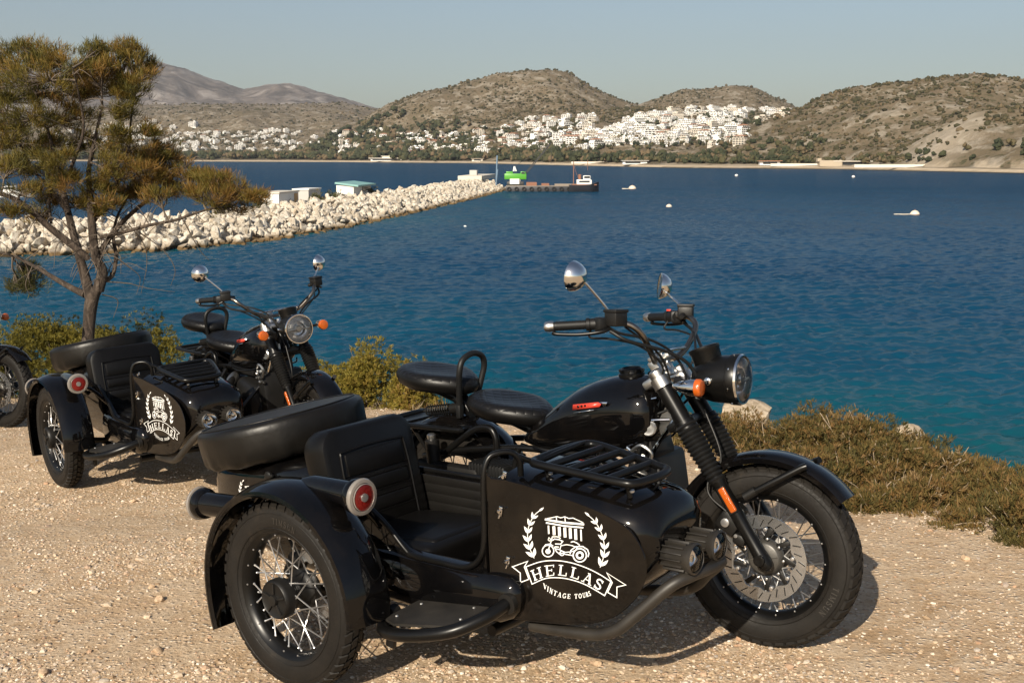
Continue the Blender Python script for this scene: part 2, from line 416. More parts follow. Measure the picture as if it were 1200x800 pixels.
def panel_fn(X, Y, lift):
    """photo detail pixel -> point on the side panel plane y = -.95 + .15 (x - .95) of the nearest outfit"""
    d = ray(560 + X / 4, 560 + Y / 4); Mi = POSE1.inverted()
    o = Mi @ Vector((0, 0, CZ)); r = Mi.to_3x3() @ Vector(d)
    t = (-.95 - .95 * .15 - o.y + .15 * o.x) / (r.y - .15 * r.x)
    return o + r * t + Vector((.148, -.989, 0)) * (lift + .004)

# ------------------------------------------------------------------ wheels
def make_tyre():
    m = MB(); R = WR
    prof = []
    for y, r in ((-.036, .228), (-.045, .236), (-.052, .255), (-.054, .275), (-.0525, .293), (-.050, .304), (-.046, .312), (-.036, .3215), (-.02, .326), (0, .3275)):
        prof.append((r, y))
    prof = prof + [(r, -y) for r, y in prof[-2::-1]]
    m.lathe(prof, n=96, cap=False)
    # raised rings on the sidewall
    for s in (-1, 1):
        for r, y in ((.245, .0505), (.298, .0525)): m.lathe([(r - .0022, y - .001), (r, y + .0012), (r + .0022, y - .001)], o=(0, 0, 0), axis=(0, s, 0), n=72, cap=False)
    # tread blocks
    nb = 46
    for k in range(nb):
        a = 2 * math.pi * k / nb; wd = 2 * math.pi / nb
        for row, (y0, y1, r0, off, sk) in enumerate(((-.047, -.027, .3185, 0, .18), (-.022, -.003, .3265, .5, .12), (.003, .022, .3265, 0, -.12), (.027, .047, .3185, .5, -.18))):
            a0 = a + off * wd - .36 * wd; a1 = a + off * wd + .36 * wd; hh = WR + .002
            vs = []
            for rr in (.9, 1):
                for (aa, yy) in ((a0 - sk * wd, y0), (a1 - sk * wd, y0), (a1 + sk * wd, y1), (a0 + sk * wd, y1)):
                    out = abs(yy) > .04
                    r = (hh - (.016 if out else .003 if abs(yy) > .02 else 0)) if rr == 1 else r0 - .008
                    vs.append((r * math.cos(aa), yy, r * math.sin(aa)))
            m.add(vs, [(4, 5, 6, 7), (0, 1, 5, 4), (1, 2, 6, 5), (2, 3, 7, 6), (3, 0, 4, 7)])
    return m
def make_rim():
    m = MB()
    m.lathe([(.232, -.040), (.236, -.037), (.236, -.033), (.226, -.030), (.221, -.024), (.214, -.016), (.208, -.008), (.208, .008), (.214, .016),
             (.221, .024), (.226, .030), (.236, .033), (.236, .037), (.232, .040), (.224, .036), (.216, .029), (.206, .018), (.203, 0), (.206, -.018), (.216, -.029), (.224, -.036)],
            n=72, closed=True)
    return m
MESH = {}
def shared(name, mb, mats, parent, sharp=40):
    if name not in MESH:
        o = mb().build(name, mats, parent, sharp); MESH[name] = o.data; return o
    o = bpy.data.objects.new(name.split('/')[0], MESH[name]); return link(o, parent)
NSP = 36
def spoke_ends(i, hubr, hw):
    side = 1 if i % 2 else -1; g = (i // 2) % 2
    a = 2 * math.pi * i / NSP; ah = a + (.62 if g else -.62)
    return Vector((hubr * math.cos(ah), side * hw, hubr * math.sin(ah))), Vector((.209 * math.cos(a), side * .006, .209 * math.sin(a)))
def wheel(parent, c, kind):
    w_ = shared('wheel', make_rim, [SATIN], parent); w_.location = c; w_.name = 'wheel'
    ty = shared('tyre', make_tyre, [TYRE], w_, 35)
    hubr, hw = (.062, .034) if kind != 'side' else (.068, .045)
    def unit():
        m = MB(); m.lathe([(.0026, 0), (.0026, .93), (.0043, .935), (.0043, 1.0)], axis=(0, 0, 1), n=7); return m
    for i in range(NSP):
        a, b = spoke_ends(i, hubr, hw); d = b - a
        s_ = shared('spoke', unit, [SPOKE], w_, 30); s_.name = 'spoke'
        s_.matrix_local = Matrix.Translation(a) @ d.to_track_quat('Z', 'Y').to_matrix().to_4x4() @ Matrix.Diagonal((1, 1, d.length, 1))
    # nipples seen as bright studs on the rim
    nm = MB()
    for i in range(NSP):
        a = 2 * math.pi * i / NSP
        for sg in (-1, 1):
            if (i % 2 == 0) == (sg < 0): nm.ell((.2145 * math.cos(a), sg * .0285, .2145 * math.sin(a)), (.0035,) * 3, n=6, m=4)
    nm.build('spoke_nipples', [SPOKE], w_)
    h = MB()
    if kind == 'side':
        h.lathe([(.03, .08), (.06, .08), (.072, .062), (.074, .05), (.074, .038), (.066, .034), (.055, .02), (.055, -.02), (.066, -.034), (.070, -.038), (.071, -.05), (.071, -.072),
                 (.067, -.082), (.063, -.086), (.058, -.082), (.020, -.082), (.018, -.094), (.0, -.096)], axis=(0, 1, 0), n=40)
        for k in range(5):
            a = k * 2 * math.pi / 5 + .3; h.box((.036 * math.cos(a), -.084, .036 * math.sin(a)), (.042, .008, .008), (0, -a, 0), .002)
        h.build('hub', [CASTB], w_)
        d = MB(); disc_rotor(d, .125, .075, .105); d.build('brake_disc', [STEEL], w_)
        c_ = MB(); c_.box((-.10, .105, .05), (.07, .05, .10), (0, .5, 0), .012); c_.tube([(-.1, .105, .10), (-.16, .12, .2), (-.1, .2, .25)], .006, 6); c_.build('brake_caliper', [CASTB], w_)
    else:
        h.lathe([(0, .058), (.045, .058), (.068, .045), (.068, .03), (.045, .02), (.040, 0), (.045, -.02), (.068, -.03), (.068, -.046), (.058, -.062), (.052, -.066), (0, -.066)], n=36)
        for k in range(4): h.box((.028 * math.cos(k * 1.571 + .2), -.067, .028 * math.sin(k * 1.571 + .2)), (.05, .003, .004), (0, -k * 1.571 - .2, 0))
        h.build('hub', [GREYC if kind == 'front' else CASTB], w_)
        if kind == 'front':
            d = MB(); disc_rotor(d, .158, .108, -.062)
            for k in range(24):
                a = k * 2 * math.pi / 24 + (.05 if k % 2 else 0)
                pass
            d.build('brake_disc', [STEEL], w_)
            s = MB()
            for k in range(9):
                a = k * 2 * math.pi / 9
                s.box((.093 * math.cos(a), -.062, .093 * math.sin(a)), (.05, .006, .017), (0, -a + .35, 0), .002)
                s.lathe([(0, -.012), (.007, -.010), (.007, .006)], o=(.108 * math.cos(a + .12), -.060, .108 * math.sin(a + .12)), axis=(0, 1, 0), n=10, mat=1)
                s.lathe([(0, -.010), (.005, -.008), (.005, .006)], o=(.074 * math.cos(a), -.060, .074 * math.sin(a)), axis=(0, 1, 0), n=8, mat=1)
            s.build('disc_carrier', [CASTB, SPOKE], w_)
            sl_ = MB()
            for k in range(27):
                a = k * 2 * math.pi / 27; r = .134 + (.008 if k % 3 == 0 else -.004 if k % 3 == 1 else .002)
                sl_.box((r * math.cos(a), -.0655, r * math.sin(a)), (.030, .0012, .0035), (0, -a + .5, 0))
            sl_.build('disc_slots', [CASTB], w_)
        else:
            d = MB(); disc_rotor(d, .125, .09, .062); d.build('brake_disc', [STEEL], w_)
    return w_
def disc_rotor(m, ro, ri, y):
    n = 90; vs = []
    for k in range(n):
        a = 2 * math.pi * k / n; wv = .5 + .5 * math.cos(9 * a); rin = ri + .014 * wv
        for r, yy in ((ro, y - .0025), (ro, y + .0025), (rin, y + .0025), (rin, y - .0025)): vs.append((r * math.cos(a), yy, r * math.sin(a)))
    fs = []
    for k in range(n):
        j = (k + 1) % n
        for q in range(4): fs.append((k * 4 + q, k * 4 + (q + 1) % 4, j * 4 + (q + 1) % 4, j * 4 + q))
    m.add(vs, fs)
def fender(m, c, a0, a1, prof, n=40, thick=.006, flare=None):
    """prof [(r, y)] swept round the wheel axle; a closed skin"""
    rings = []
    P = [(r, y) for r, y in prof] + [(r - thick, y * .985 + .0) for r, y in prof[::-1]]
    for i in range(n + 1):
        t = i / n; a = rad(a0 + (a1 - a0) * t)
        k = flare(t) if flare else 0
        rings.append([(c[0] + (r + k) * math.cos(a), c[1] + y, c[2] + (r + k) * math.sin(a)) for r, y in P])
    m.loft(rings)
# ------------------------------------------------------------------ the outfit: motorcycle with sidecar (x forward, y left, z up)
def sect(x, y0, y1, z0, z1, n=28, e=4.0, top=None):
    """superellipse cross-section in the y-z plane at x"""
    cy, cz, ry, rz = (y0 + y1) / 2, (z0 + z1) / 2, (y1 - y0) / 2, (z1 - z0) / 2; out = []
    for k in range(n):
        a = 2 * math.pi * (k + .5) / n; c, s = math.cos(a), math.sin(a)
        ee = e if (top is None or s < 0) else top
        out.append(Vector((x, cy + ry * math.copysign(abs(c) ** (2 / ee), c), cz + rz * math.copysign(abs(s) ** (2 / ee), s))))
    return out
def yp(x): return -.95 + .15 * (x - .95)      # outer face of the nose in plan
def rrect(w_, h_, r, n=7):
    out = []
    for cx, cy, a0 in ((1, 1, 0), (-1, 1, 90), (-1, -1, 180), (1, -1, 270)):
        for k in range(n):
            a = rad(a0 + 90 * k / (n - 1)); out.append(Vector((cx * (w_ / 2 - r) + r * math.cos(a), cy * (h_ / 2 - r) + r * math.sin(a))))
    return out
RRECT = rrect(.485, .47, .08)
def build_bike(S):
    root = empty('sidecar_motorcycle')
    ST = [root]
    def steered(o): o.matrix_local = S; o['steered'] = 1; return o
    # ---- wheels
    fw = wheel(root, (WB, 0, WR), 'front'); fw.matrix_local = S @ Matrix.Translation((WB, 0, WR)); fw['steered'] = 2
    wheel(root, (0, 0, WR), 'rear')
    sw = wheel(root, (LD, -TR, WR), 'side')
    ink = Ink(lambda x, y, z: Vector((x * math.cos(rad(y)), -.0535 - z, x * math.sin(rad(y)))))
    def side_text(txt, a_mid, r0, r1, span, par):
        k = Ink(lambda x, y, z: Vector((0, 0, 0))); n = 9
        def fn(x, y, z):
            return Vector((x, -.0545 - z * .5, y))
        k = Ink(fn)
        A = [rad(a_mid + span / 2 - span * i / (n - 1)) for i in range(n)]
        k.text(txt, [(r0 * math.cos(a), r0 * math.sin(a)) for a in A], [(r1 * math.cos(a), r1 * math.sin(a)) for a in A], .2)
        k.mb.build('tyre_lettering', [TYREINK], par, 0, fix=False)
    side_text('TIMSUN', 80, .262, .284, 26, [c for c in children(sw) if c.name.startswith('tyre')][0])
    side_text('TIMSUN', -28, .262, .284, 26, [c for c in children(fw) if c.name.startswith('tyre')][0])
    # ---- front fender and braces
    m = MB(); pf = [(.352, -.072), (.364, -.074), (.374, -.066), (.382, -.045), (.385, 0), (.382, .045), (.374, .066), (.364, .074), (.352, .072)]
    fender(m, (WB, 0, WR), 40, 158, pf, 44); ff = steered(m.build('front_fender', [PAINT], root))
    for s in (-1, 1):
        b = MB(); b.tube([(1.43, s * .105, .56), (1.47, s * .1, .588)], .017, 10, sub=1, mat=1)
        b.tube([(1.45, s * .103, .573), (1.63, s * .085, .682), (1.645, s * .078, .688)], .0125, 10, sub=1)
        b.build('fender_brace', [SATIN, CASTB], ff)
    # ---- fork
    def fk(z, y=0): return Vector((1.50 - .654 * (z - .345), y, z))
    for s in (-1, 1):
        y = s * .105; m = MB()
        d = (fk(.3, y) - fk(.6, y)).normalized(); up = -d
        m.lathe([(0, -.05), (.020, -.040), (.026, -.025), (.028, .0), (.027, .03), (.0255, .05), (.0255, .30), (.029, .305), (.029, .33)], o=fk(.345, y), axis=up, n=22)
        m.tube([fk(.60, y), fk(.97, y)], .0215, 18, sub=1)
        m.tube([fk(.805, y), fk(.935, y)], .033, 20, sub=1)
        m.lathe([(0, -.006), (.018, -.006), (.02, 0), (.02, .012), (.009, .014), (0, .010)], o=fk(.345, y) + Vector((0, s * .028, 0)), axis=(0, s, 0), n=18)
        leg = steered(m.build('fork_leg', [SATIN], root))
        g = MB(); pr = []; L = (fk(.615, y) - fk(.80, y)).length; nr = 13
        for k in range(nr * 4 + 1):
            t = k / (nr * 4); base = .031 + .011 * min(1, t * 1.6); pr.append((base + .0042 * math.cos(2 * math.pi * k / 4), t * L))
        pr = [(.028, -.012), (.031, -.004)] + pr + [(.042, L + .006), (.034, L + .016)]
        g.lathe(pr, o=fk(.615, y), axis=up, n=26); g.build('gaiter', [RUBMAT], leg, 60)
        rf = MB(); c0 = fk(.545, y) + Vector((.008, s * .03, .004)); R_ = d.to_track_quat('X', 'Z').to_matrix()
        rf.box(c0, (.098, .014, .027), R_, .0065, seg=3); rf.box(c0 + Vector((-.003, -s * .004, -.002)), (.106, .014, .033), R_, .004, mat=1)
        rf.build('reflector', [AMBER, CASTB], leg)
    m = MB()  # axle, triple clamps, steering stem
    m.tube([(WB + .01, -.13, .345), (WB + .01, .13, .345)], .011, 12, sub=1); steered(m.build('front_axle', [SATIN], root)); m = MB()
    for z, r_, mt in ((.955, .03, 1), (.80, .036, 0)):
        for s in (-1, 1): m.lathe([(.028, -.022), (.041 if z < .9 else .036, -.02), (.041 if z < .9 else .036, .02), (.026, .023), (0, .023)], o=fk(z, s * .105), axis=(-.547, 0, .837), n=22, mat=mt)
        c = fk(z) + Vector((-.045, 0, 0)); m.box(c, (.085, .20, .034), (0, -RAKE, 0), .01, mat=mt)
    m.tube([fk(.80) + Vector((-.06, 0, 0)), fk(.99) + Vector((-.06, 0, 0))], .026, 16, sub=1)
    for s in (-1, 1):
        m.lathe([(.028, 0), (.030, .006), (.030, .03), (.022, .038), (0, .040)], o=fk(.968, s * .105), axis=(-.547, 0, .837), n=20, mat=1)
        m.box((1.052, s * .05, 1.005), (.04, .034, .06), (0, -RAKE, 0), .008, mat=1)
        m.box((1.045, s * .05, 1.04), (.045, .036, .022), (0, -RAKE, 0), .006, mat=1)
        for q in (-.012, .012): m.lathe([(.005, 0), (.005, .01), (0, .011)], o=(1.045 + q, s * .05, 1.05 + q * .6), axis=(-.547, 0, .837), n=8, mat=2)
    m.box((1.085, 0, .985), (.03, .05, .03), (0, -RAKE, 0), .008, mat=1)
    m.lathe([(0, 0), (.018, 0), (.018, .012), (.012, .016), (0, .016)], o=(1.07, 0, .992), axis=(-.547, 0, .837), n=16, mat=2)
    steered(m.build('triple_clamp', [SATIN, ALU, CHROME], root))
    # front caliper and hoses
    m = MB(); m.box((1.365, -.072, .455), (.085, .06, .075), (0, .6, 0), .014); m.box((1.40, -.075, .50), (.05, .05, .05), (0, .6, 0), .012)
    m.box((1.41, -.08, .40), (.05, .05, .04), (0, .3, 0), .01); m.lathe([(.016, 0), (.016, .01), (.01, .012), (0, .012)], o=(1.36, -.105, .46), axis=(0, -1, 0), n=16, mat=1)
    for q in ((1.34, .425), (1.385, .485), (1.40, .415), (1.375, .52)): m.lathe([(.007, 0), (.007, .008), (0, .009)], o=(q[0], -.102, q[1]), axis=(0, -1, 0), n=8, mat=1)
    cal = steered(m.build('brake_caliper', [CASTB, SPOKE], root))
    m = MB()
    m.tube([(1.36, -.1, .50), (1.29, -.10, .56), (1.28, -.085, .66), (1.19, -.08, .80), (1.14, -.09, .93), (1.12, -.16, 1.06), (1.03, -.27, 1.17)], .0045, 8)
    m.tube([(1.37, -.085, .50), (1.31, -.075, .58), (1.32, -.06, .70), (1.25, -.05, .86)], .004, 8)
    m.build('brake_hose', [CASTB], cal)
    # ---- headlight
    hc = Vector((1.285, 0, .970)); ax = Vector((1, 0, .03)).normalized(); m = MB()
    m.lathe([(r_ * .92, h_) for r_, h_ in [(0, -.105), (.03, -.10), (.06, -.085), (.083, -.055), (.094, -.015), (.097, .03), (.098, .055), (.103, .058), (.104, .085), (.099, .094), (.092, .095), (.0915, .086), (.085, .05), (0, .045)]], o=hc, axis=ax, n=44)
    for k in range(8):
        a = k * math.pi / 4 + .3; m.lathe([(.004, 0), (.0035, .003), (0, .004)], o=hc + ax * .07 + Vector((0, math.cos(a), math.sin(a))) * .0952, axis=(0, math.cos(a), math.sin(a)), n=8, mat=1)
    for s in (-1, 1):
        m.box((1.21, s * .112, .945), (.12, .012, .05), (0, .25, 0), .005); m.lathe([(.014, 0), (.014, .012), (.01, .015), (0, .015)], o=hc + Vector((-.005, s * .088, 0)), axis=(0, s, 0), n=14, mat=1)
    hl = steered(m.build('headlight', [SATIN, CHROME], root))
    r = MB(); r.lathe([(.0835, .090), (.077, .078), (.061, .064), (.035, .055), (0, .053)], o=hc, axis=ax, n=40, cap=False)
    r.build('reflector_bowl', [BOWL], hl)
    r = MB(); r.box(hc + ax * .085, (.012, .155, .010), None, .003); r.lathe([(0, .05), (.020, .05), (.022, .085), (.016, .092), (0, .093)], o=hc, axis=ax, n=20); r.lathe([(.04, .066), (.043, .086), (.046, .066)], o=hc, axis=ax, n=30, cap=False)
    r.build('projector', [ALU], hl)
    r = MB(); r.lathe([(.0845, .089), (.083, .095), (.070, .104), (.05, .110), (.02, .1125), (0, .113)], o=hc, axis=ax, n=40, cap=False); r.build('lens', [CLEAR], hl, 60)
    r = MB(); r.lathe([(.083, .090), (.0865, .098), (.091, .098), (.094, .09)], o=hc, axis=ax, n=44, cap=False); r.build('bezel', [CHROME], hl)
    # gauge
    m = MB(); ga = Vector((-.35, 0, .94)).normalized(); gc = Vector((1.238, 0, 1.045))
    m.lathe([(.02, -.06), (.045, -.04), (.054, -.02), (.056, .026), (.059, .03), (.059, .042), (.05, .045), (.049, .036), (0, .034)], o=gc, axis=ga, n=32)
    g = steered(m.build('gauge', [SATIN], root)); r = MB(); r.lathe([(.049, .041), (0, .042)], o=gc, axis=ga, n=28); r.build('dial', [CLEAR], g)
    # ---- handlebar
    def HB(s): return [(1.05, s * .0, 1.03), (1.05, s * .055, 1.03), (1.07, s * .10, 1.035), (1.085, s * .17, 1.075), (1.085, s * .25, 1.145), (1.045, s * .285, 1.180), (.965, s * .326, 1.181), (.795, s * .418, 1.170)]
    m = MB(); m.tube(HB(-1)[::-1][:-1] + HB(1), .0115, 12, sub=8)
    m.tube([(1.083, -.165, 1.07), (1.083, .165, 1.07)], .007, 10, sub=1, mat=1)
    hb = steered(m.build('handlebar', [BARGREY, CHROME], root))
    for s in (-1, 1):
        a = Vector((.965, s * .326, 1.181)); e = Vector((.795, s * .418, 1.170)); d = (e - a).normalized()
        r = MB(); L = (e - a).length
        r.lathe([(.0125, .04), (.017, .042), (.017, .05)] + [(.0165 + .001 * (k % 2), .05 + k * .006) for k in range(21)] + [(.0155, L - .02)], o=a, axis=d, n=18); r.build('grip', [RUBMAT], hb)
        r = MB(); r.lathe([(.013, L - .02), (.0185, L - .018), (.0195, L - .005), (.018, L + .01), (.012, L + .016), (0, L + .017)], o=a, axis=d, n=18); r.build('bar_end', [ALU], hb)
        r = MB(); q = a + d * .015
        r.lathe([(.014, -.03), (.022, -.028), (.022, .025), (.019, .03)], o=q, axis=d, n=18); r.box(q + Vector((.012, 0, .0)), (.05, .05, .05), (0, 0, s * .5), .012)
        r.lathe([(.02, .028), (.024, .03), (.024, .042), (.016, .044)], o=q, axis=d, n=18)
        if s > 0: r.box(q + Vector((-.02, .0, .026)), (.018, .014, .008), None, .002, mat=1)
        r.build('switchgear', [RUBMAT, REDB], hb)
        r = MB(); pv = a + Vector((.035, s * .005, -.015))
        r.tube([pv, pv + Vector((-.02, s * .03, -.012)), pv + Vector((-.09, s * .06, -.022)), pv + Vector((-.17, s * .085, -.022)), pv + Vector((-.185, s * .088, -.016))], [.008, .0075, .0065, .0065, .010], 10); r.build('lever', [SATIN], hb)
        r = MB(); c = a + Vector((.05, -s * .012, .018)); r.box(c, (.06, .062, .052), (0, 0, s * .3), .006); r.box(c + Vector((0, 0, .029)), (.066, .068, .012), (0, 0, s * .3), .004, mat=1); r.lathe([(.012, 0), (.012, .025), (.008, .03)], o=c + Vector((0, -s * .03, -.01)), axis=(.2, -s, -.2), n=12)
        r.build('fluid_reservoir', [CASTB, RUBMAT], hb)
        r = MB(); r.tube([pv, pv + Vector((.03, -s * .03, -.02)), (1.10, s * .20, 1.12), (1.15, s * .10, 1.06), (1.18, s * .06, .96), (1.12, s * .05, .86), (.98, s * .07, .80)], .005, 8)
        r.tube([pv + Vector((0, 0, -.01)), (1.06, s * .30, 1.12), (1.14, s * .17, 1.08), (1.20, s * .09, 1.03), (1.24, s * .05, .94)], .0065, 8)
        r.tube([a + d * .03, a + d * .0 + Vector((-.05, 0, -.05)), a + Vector((.02, -s * .02, -.055)), (1.08, s * .25, 1.10), (1.12, s * .14, 1.02), (1.08, s * .1, .93)], .0042, 8)
        r.build('control_cable', [RUBMAT], hb)
    # mirrors
    for s in (-1, 1):
        m = MB(); b = Vector((.985, s * .318, 1.20)); hd = Vector((.905, -.418, 1.352)) if s < 0 else Vector((.862, .42, 1.302))
        m.tube([b, b + Vector((0, 0, .03)), hd + Vector((.035, -s * .025, -.03)), hd + Vector((.024, -s * .01, -.012))], .0048, 10, sub=4)
        m.lathe([(.008, -.012), (.008, .022), (.006, .03)], o=b, axis=(0, 0, 1), n=10, mat=1)
        mir = steered(m.build('mirror', [CHROME, SATIN], root))
        axm = (Vector((1, -.05, -.12)) if s < 0 else Vector((.86, .58, -.12))).normalized(); r = MB()
        r.lathe([(0, .040), (.018, .038), (.036, .028), (.049, .010), (.055, -.006), (.0555, -.012), (.052, -.013)], o=hd, axis=axm, n=30, cap=False); r.build('mirror_shell', [CHROME], mir)
        r = MB(); r.lathe([(.0525, -.012), (0, -.011)], o=hd, axis=axm, n=30, cap=False); r.build('mirror_glass', [CHROME], mir)
    # turn signals
    for s in (-1, 1):
        m = MB(); c = Vector((1.272, s * .205, .956))
        m.lathe([(0, -.085), (.010, -.078), (.021, -.05), (.029, -.015), (.031, .012)], o=c, axis=(1, 0, 0), n=24); m.tube([(1.215, s * .11, .945), (1.225, s * .19, .952)], .009, 10, sub=1, mat=1)
        t = steered(m.build('turn_signal', [CHROME, SATIN], root)); r = MB(); r.lathe([(.0315, .010), (.0325, .014), (.032, .026), (.027, .033), (.012, .036), (0, .036)], o=c, axis=(1, 0, 0), n=24); r.build('lens', [AMBER], t)
    # ---- tank
    m = MB(); st = [(.405, .055, .652, .678, 2.2), (.425, .075, .645, .705, 2.4), (.47, .10, .638, .745, 2.6), (.54, .122, .636, .798, 2.7), (.62, .136, .64, .858, 2.7), (.70, .146, .648, .908, 2.7), (.78, .152, .656, .940, 2.7), (.86, .155, .665, .960, 2.7),
                    (.93, .154, .676, .968, 2.7), (.99, .148, .69, .965, 2.6), (1.035, .135, .71, .950, 2.5), (1.062, .11, .735, .925, 2.3), (1.075, .07, .77, .89, 2.1)]
    m.loft([sect(x, -hw, hw, z0, z1, 36, e, 2.15) for x, hw, z0, z1, e in st])
    m.tube([(.41, -.078, .652), (.60, -.125, .642), (.80, -.145, .656), (.98, -.14, .692), (1.04, -.12, .73)], .005, 8); m.tube([(.41, .078, .652), (.60, .125, .642), (.80, .145, .656), (.98, .14, .692), (1.04, .12, .73)], .005, 8)
    tk = m.build('fuel_tank', [PAINT], root, 50)
    r = MB(); r.lathe([(.050, -.012), (.052, .004), (.046, .008), (.044, .022), (.036, .028), (.034, .022), (0, .022)], o=(.915, 0, .966), axis=(-.06, 0, 1), n=30)
    for k in range(10): r.box((.915 + .046 * math.cos(k * .628), .046 * math.sin(k * .628), .982), (.008, .008, .012), (0, 0, k * .628), .002)
    r.build('fuel_cap', [SATIN], tk)
    for s in (-1, 1):
        r = MB(); r.prism([(.735, s * .1500, .836), (.868, s * .158, .861), (.876, s * .1575, .872), (.862, s * .1575, .879), (.738, s * .150, .858)], (0, s * .004, 0))
        r.prism([(.742, s * .155, .822), (.842, s * .1605, .845), (.842, s * .160, .849), (.742, s * .1545, .827)], (0, s * .003, 0), mat=1)
        r.prism([(.765, s * .1525, .864), (.905, s * .157, .884), (.895, s * .157, .868), (.887, s * .157, .864), (.875, s * .157, .880)], (0, s * .002, 0), mat=1)
        for j in range(6): r.box((.765 + j * .017, s * .1570, .853 + j * .0032), (.009, .003, .008), (0, -.18, 0), mat=2)
        r.build('tank_badge', [REDB, CHROME, PAINT], tk, 0)
    # ---- seats
    def seat(c, name, tilt):
        prof = [(0, -.040), (.45, -.046), (.80, -.044), (.95, -.028), (1.0, -.004), (.97, .018), (.88, .033), (.70, .036), (.45, .030), (.2, .026), (0, .025)]
        n = 44; vs = []; fs = []
        for rr, h in prof:
            for k in range(n):
                a = 2 * math.pi * k / n; ca, sa = math.cos(a), math.sin(a)
                px_ = .205 * math.copysign(abs(ca) ** .9, ca); py = .160 * math.copysign(abs(sa) ** .85, sa) * (1 - .34 * max(0, ca) ** 1.2)
                hh = h - .014 * rr * rr * max(0, ca) ** 2 + .012 * rr * rr * max(0, -ca) ** 2
                vs.append(Matrix.Rotation(tilt, 3, 'Y') @ Vector((rr * px_, rr * py, hh)) + Vector(c))
        for i in range(len(prof) - 1):
            for k in range(n): fs.append((i * n + k, i * n + (k + 1) % n, (i + 1) * n + (k + 1) % n, (i + 1) * n + k))
        mi = [0 if i < 5 * n else 1 for i in range(len(fs))]
        m = MB(); b = len(m.v); m.v += [tuple(v) for v in vs]
        for f, q in zip(fs, mi): m.f.append(f); m.m.append(q)
        return m.build(name, [LEATHER, QUILT], root, 0)
    s1 = seat((.308, 0, .785), 'rider_seat', .10); s2 = seat((-.105, 0, .885), 'passenger_seat', .08)
    for so, (cx, cz), px_ in ((s1, (.308, .785), .49), (s2, (-.105, .885), .06)):
        r = MB(); r.loft([sect(cx - .05, -.055, .055, cz - .062, cz - .045, 12, 3), sect(cx + .03, -.05, .05, cz - .075, cz - .045, 12, 3), sect(cx + .10, -.035, .035, cz - .105, cz - .05, 12, 3), sect(cx + .15, -.03, .03, cz - .155, cz - .07, 12, 3), sect(cx + .185, -.028, .028, cz - .165, cz - .125, 12, 3)])
        r.build('seat_bracket', [SATIN], so)
    r = MB(); r.tube([(-.19, -.02, .728), (.0, -.02, .758)], .007, 8, sub=1)
    cs = [(-.17 + .14 * k / 80, -.02 + .021 * math.cos(k * .785), .731 + .023 * k / 80 + .021 * math.sin(k * .785)) for k in range(81)]; r.tube(cs, .0035, 6, sub=1); r.lathe([(.024, 0), (.024, .04), (.018, .045)], o=(-.02, -.02, .754), axis=(1, 0, .16), n=14)
    r.build('seat_spring', [CASTB], s2)
    m = MB(); m.tube([(.055, -.055, .74), (.058, -.058, .79), (.075, -.072, .87), (.09, -.082, .94), (.095, -.062, .985), (.097, 0, 1.004), (.095, .062, .985), (.09, .082, .94), (.075, .072, .87), (.058, .058, .79), (.055, .055, .74)], .0135, 12)
    m.box((.06, -.06, .755), (.025, .03, .06), None, .006); m.box((.06, .06, .755), (.025, .03, .06), None, .006); m.build('grab_loop', [RUBMAT], root)
    # carrier plate under the pillion seat
    m = MB(); m.box((-.11, 0, .682), (.42, .26, .012), None, .004)
    m.tube([(-.32, -.14, .686), (-.34, -.10, .69), (-.34, .10, .69), (-.32, .14, .686), (.09, .14, .69), (.11, .10, .69), (.11, -.10, .69), (.09, -.14, .69)], .013, 10, closed=True, sub=4)
    for x in (-.22, -.1, .02): m.box((x, 0, .692), (.025, .25, .008), None, .003)
    m.tube([(-.2, -.1, .68), (-.1, -.1, .56)], .009, 8, sub=1); m.tube([(-.2, .1, .68), (-.1, .1, .56)], .009, 8, sub=1); m.build('carrier_plate', [SATIN], root)
    # rear fender, tail lamp
    m = MB(); pr = [(.362, -.085), (.375, -.086), (.388, -.07), (.396, -.03), (.397, 0), (.396, .03), (.388, .07), (.375, .086), (.362, .085)]
    fender(m, (-.01, 0, WR), 8, 196, pr, 44); rfn = m.build('rear_fender', [PAINT], root)
    r = MB(); r.lathe([(.035, 0), (.037, .04), (.034, .046), (0, .05)], o=(-.395, 0, .50), axis=(-1, 0, .15), n=20); r.build('tail_lamp', [REDL], rfn)
    # ---- frame, engine, exhaust
    m = MB()
    for s in (-1, 1):
        m.tube([(1.07, s * .03, .88), (1.02, s * .08, .72), (.97, s * .12, .38), (.88, s * .13, .24), (.70, s * .13, .205), (.15, s * .13, .23), (.0, s * .13, .33)], .015, 10)
        m.tube([(1.06, s * .03, .84), (.75, s * .05, .65), (.42, s * .10, .64), (.1, s * .12, .60), (-.12, s * .11, .55)], .014, 10)
        m.tube([(.42, s * .11, .64), (.36, s * .13, .40), (.25, s * .13, .22)], .014, 10)
    m.lathe([(.03, -.09), (.032, -.08), (.026, -.06), (.026, .06), (.032, .08), (.03, .09)], o=(1.075, 0, .885), axis=(-.545, 0, .838), n=20)
    m.build('frame', [SATIN], root)
    for s in (-1, 1):
        m = MB(); m.lathe([(0, -.16), (.026, -.155), (.026, 0), (.031, 0), (.031, .11), (.024, .115), (0, .116)], o=(-.01, s * .165, .53), axis=(-.06, 0, 1), n=18, mat=0)
        cs = [(-.008 + .03 * math.cos(k * .7), s * .165 + .03 * math.sin(k * .7), .375 + .15 * k / 90) for k in range(91)]; m.tube(cs, .0055, 6, sub=1)
        m.lathe([(.018, 0), (.02, .01), (.02, .02), (.012, .026), (0, .027)], o=(-.018, s * .165, .645), axis=(0, 0, 1), n=14, mat=1); m.build('shock_absorber', [CASTB, ALU], root)
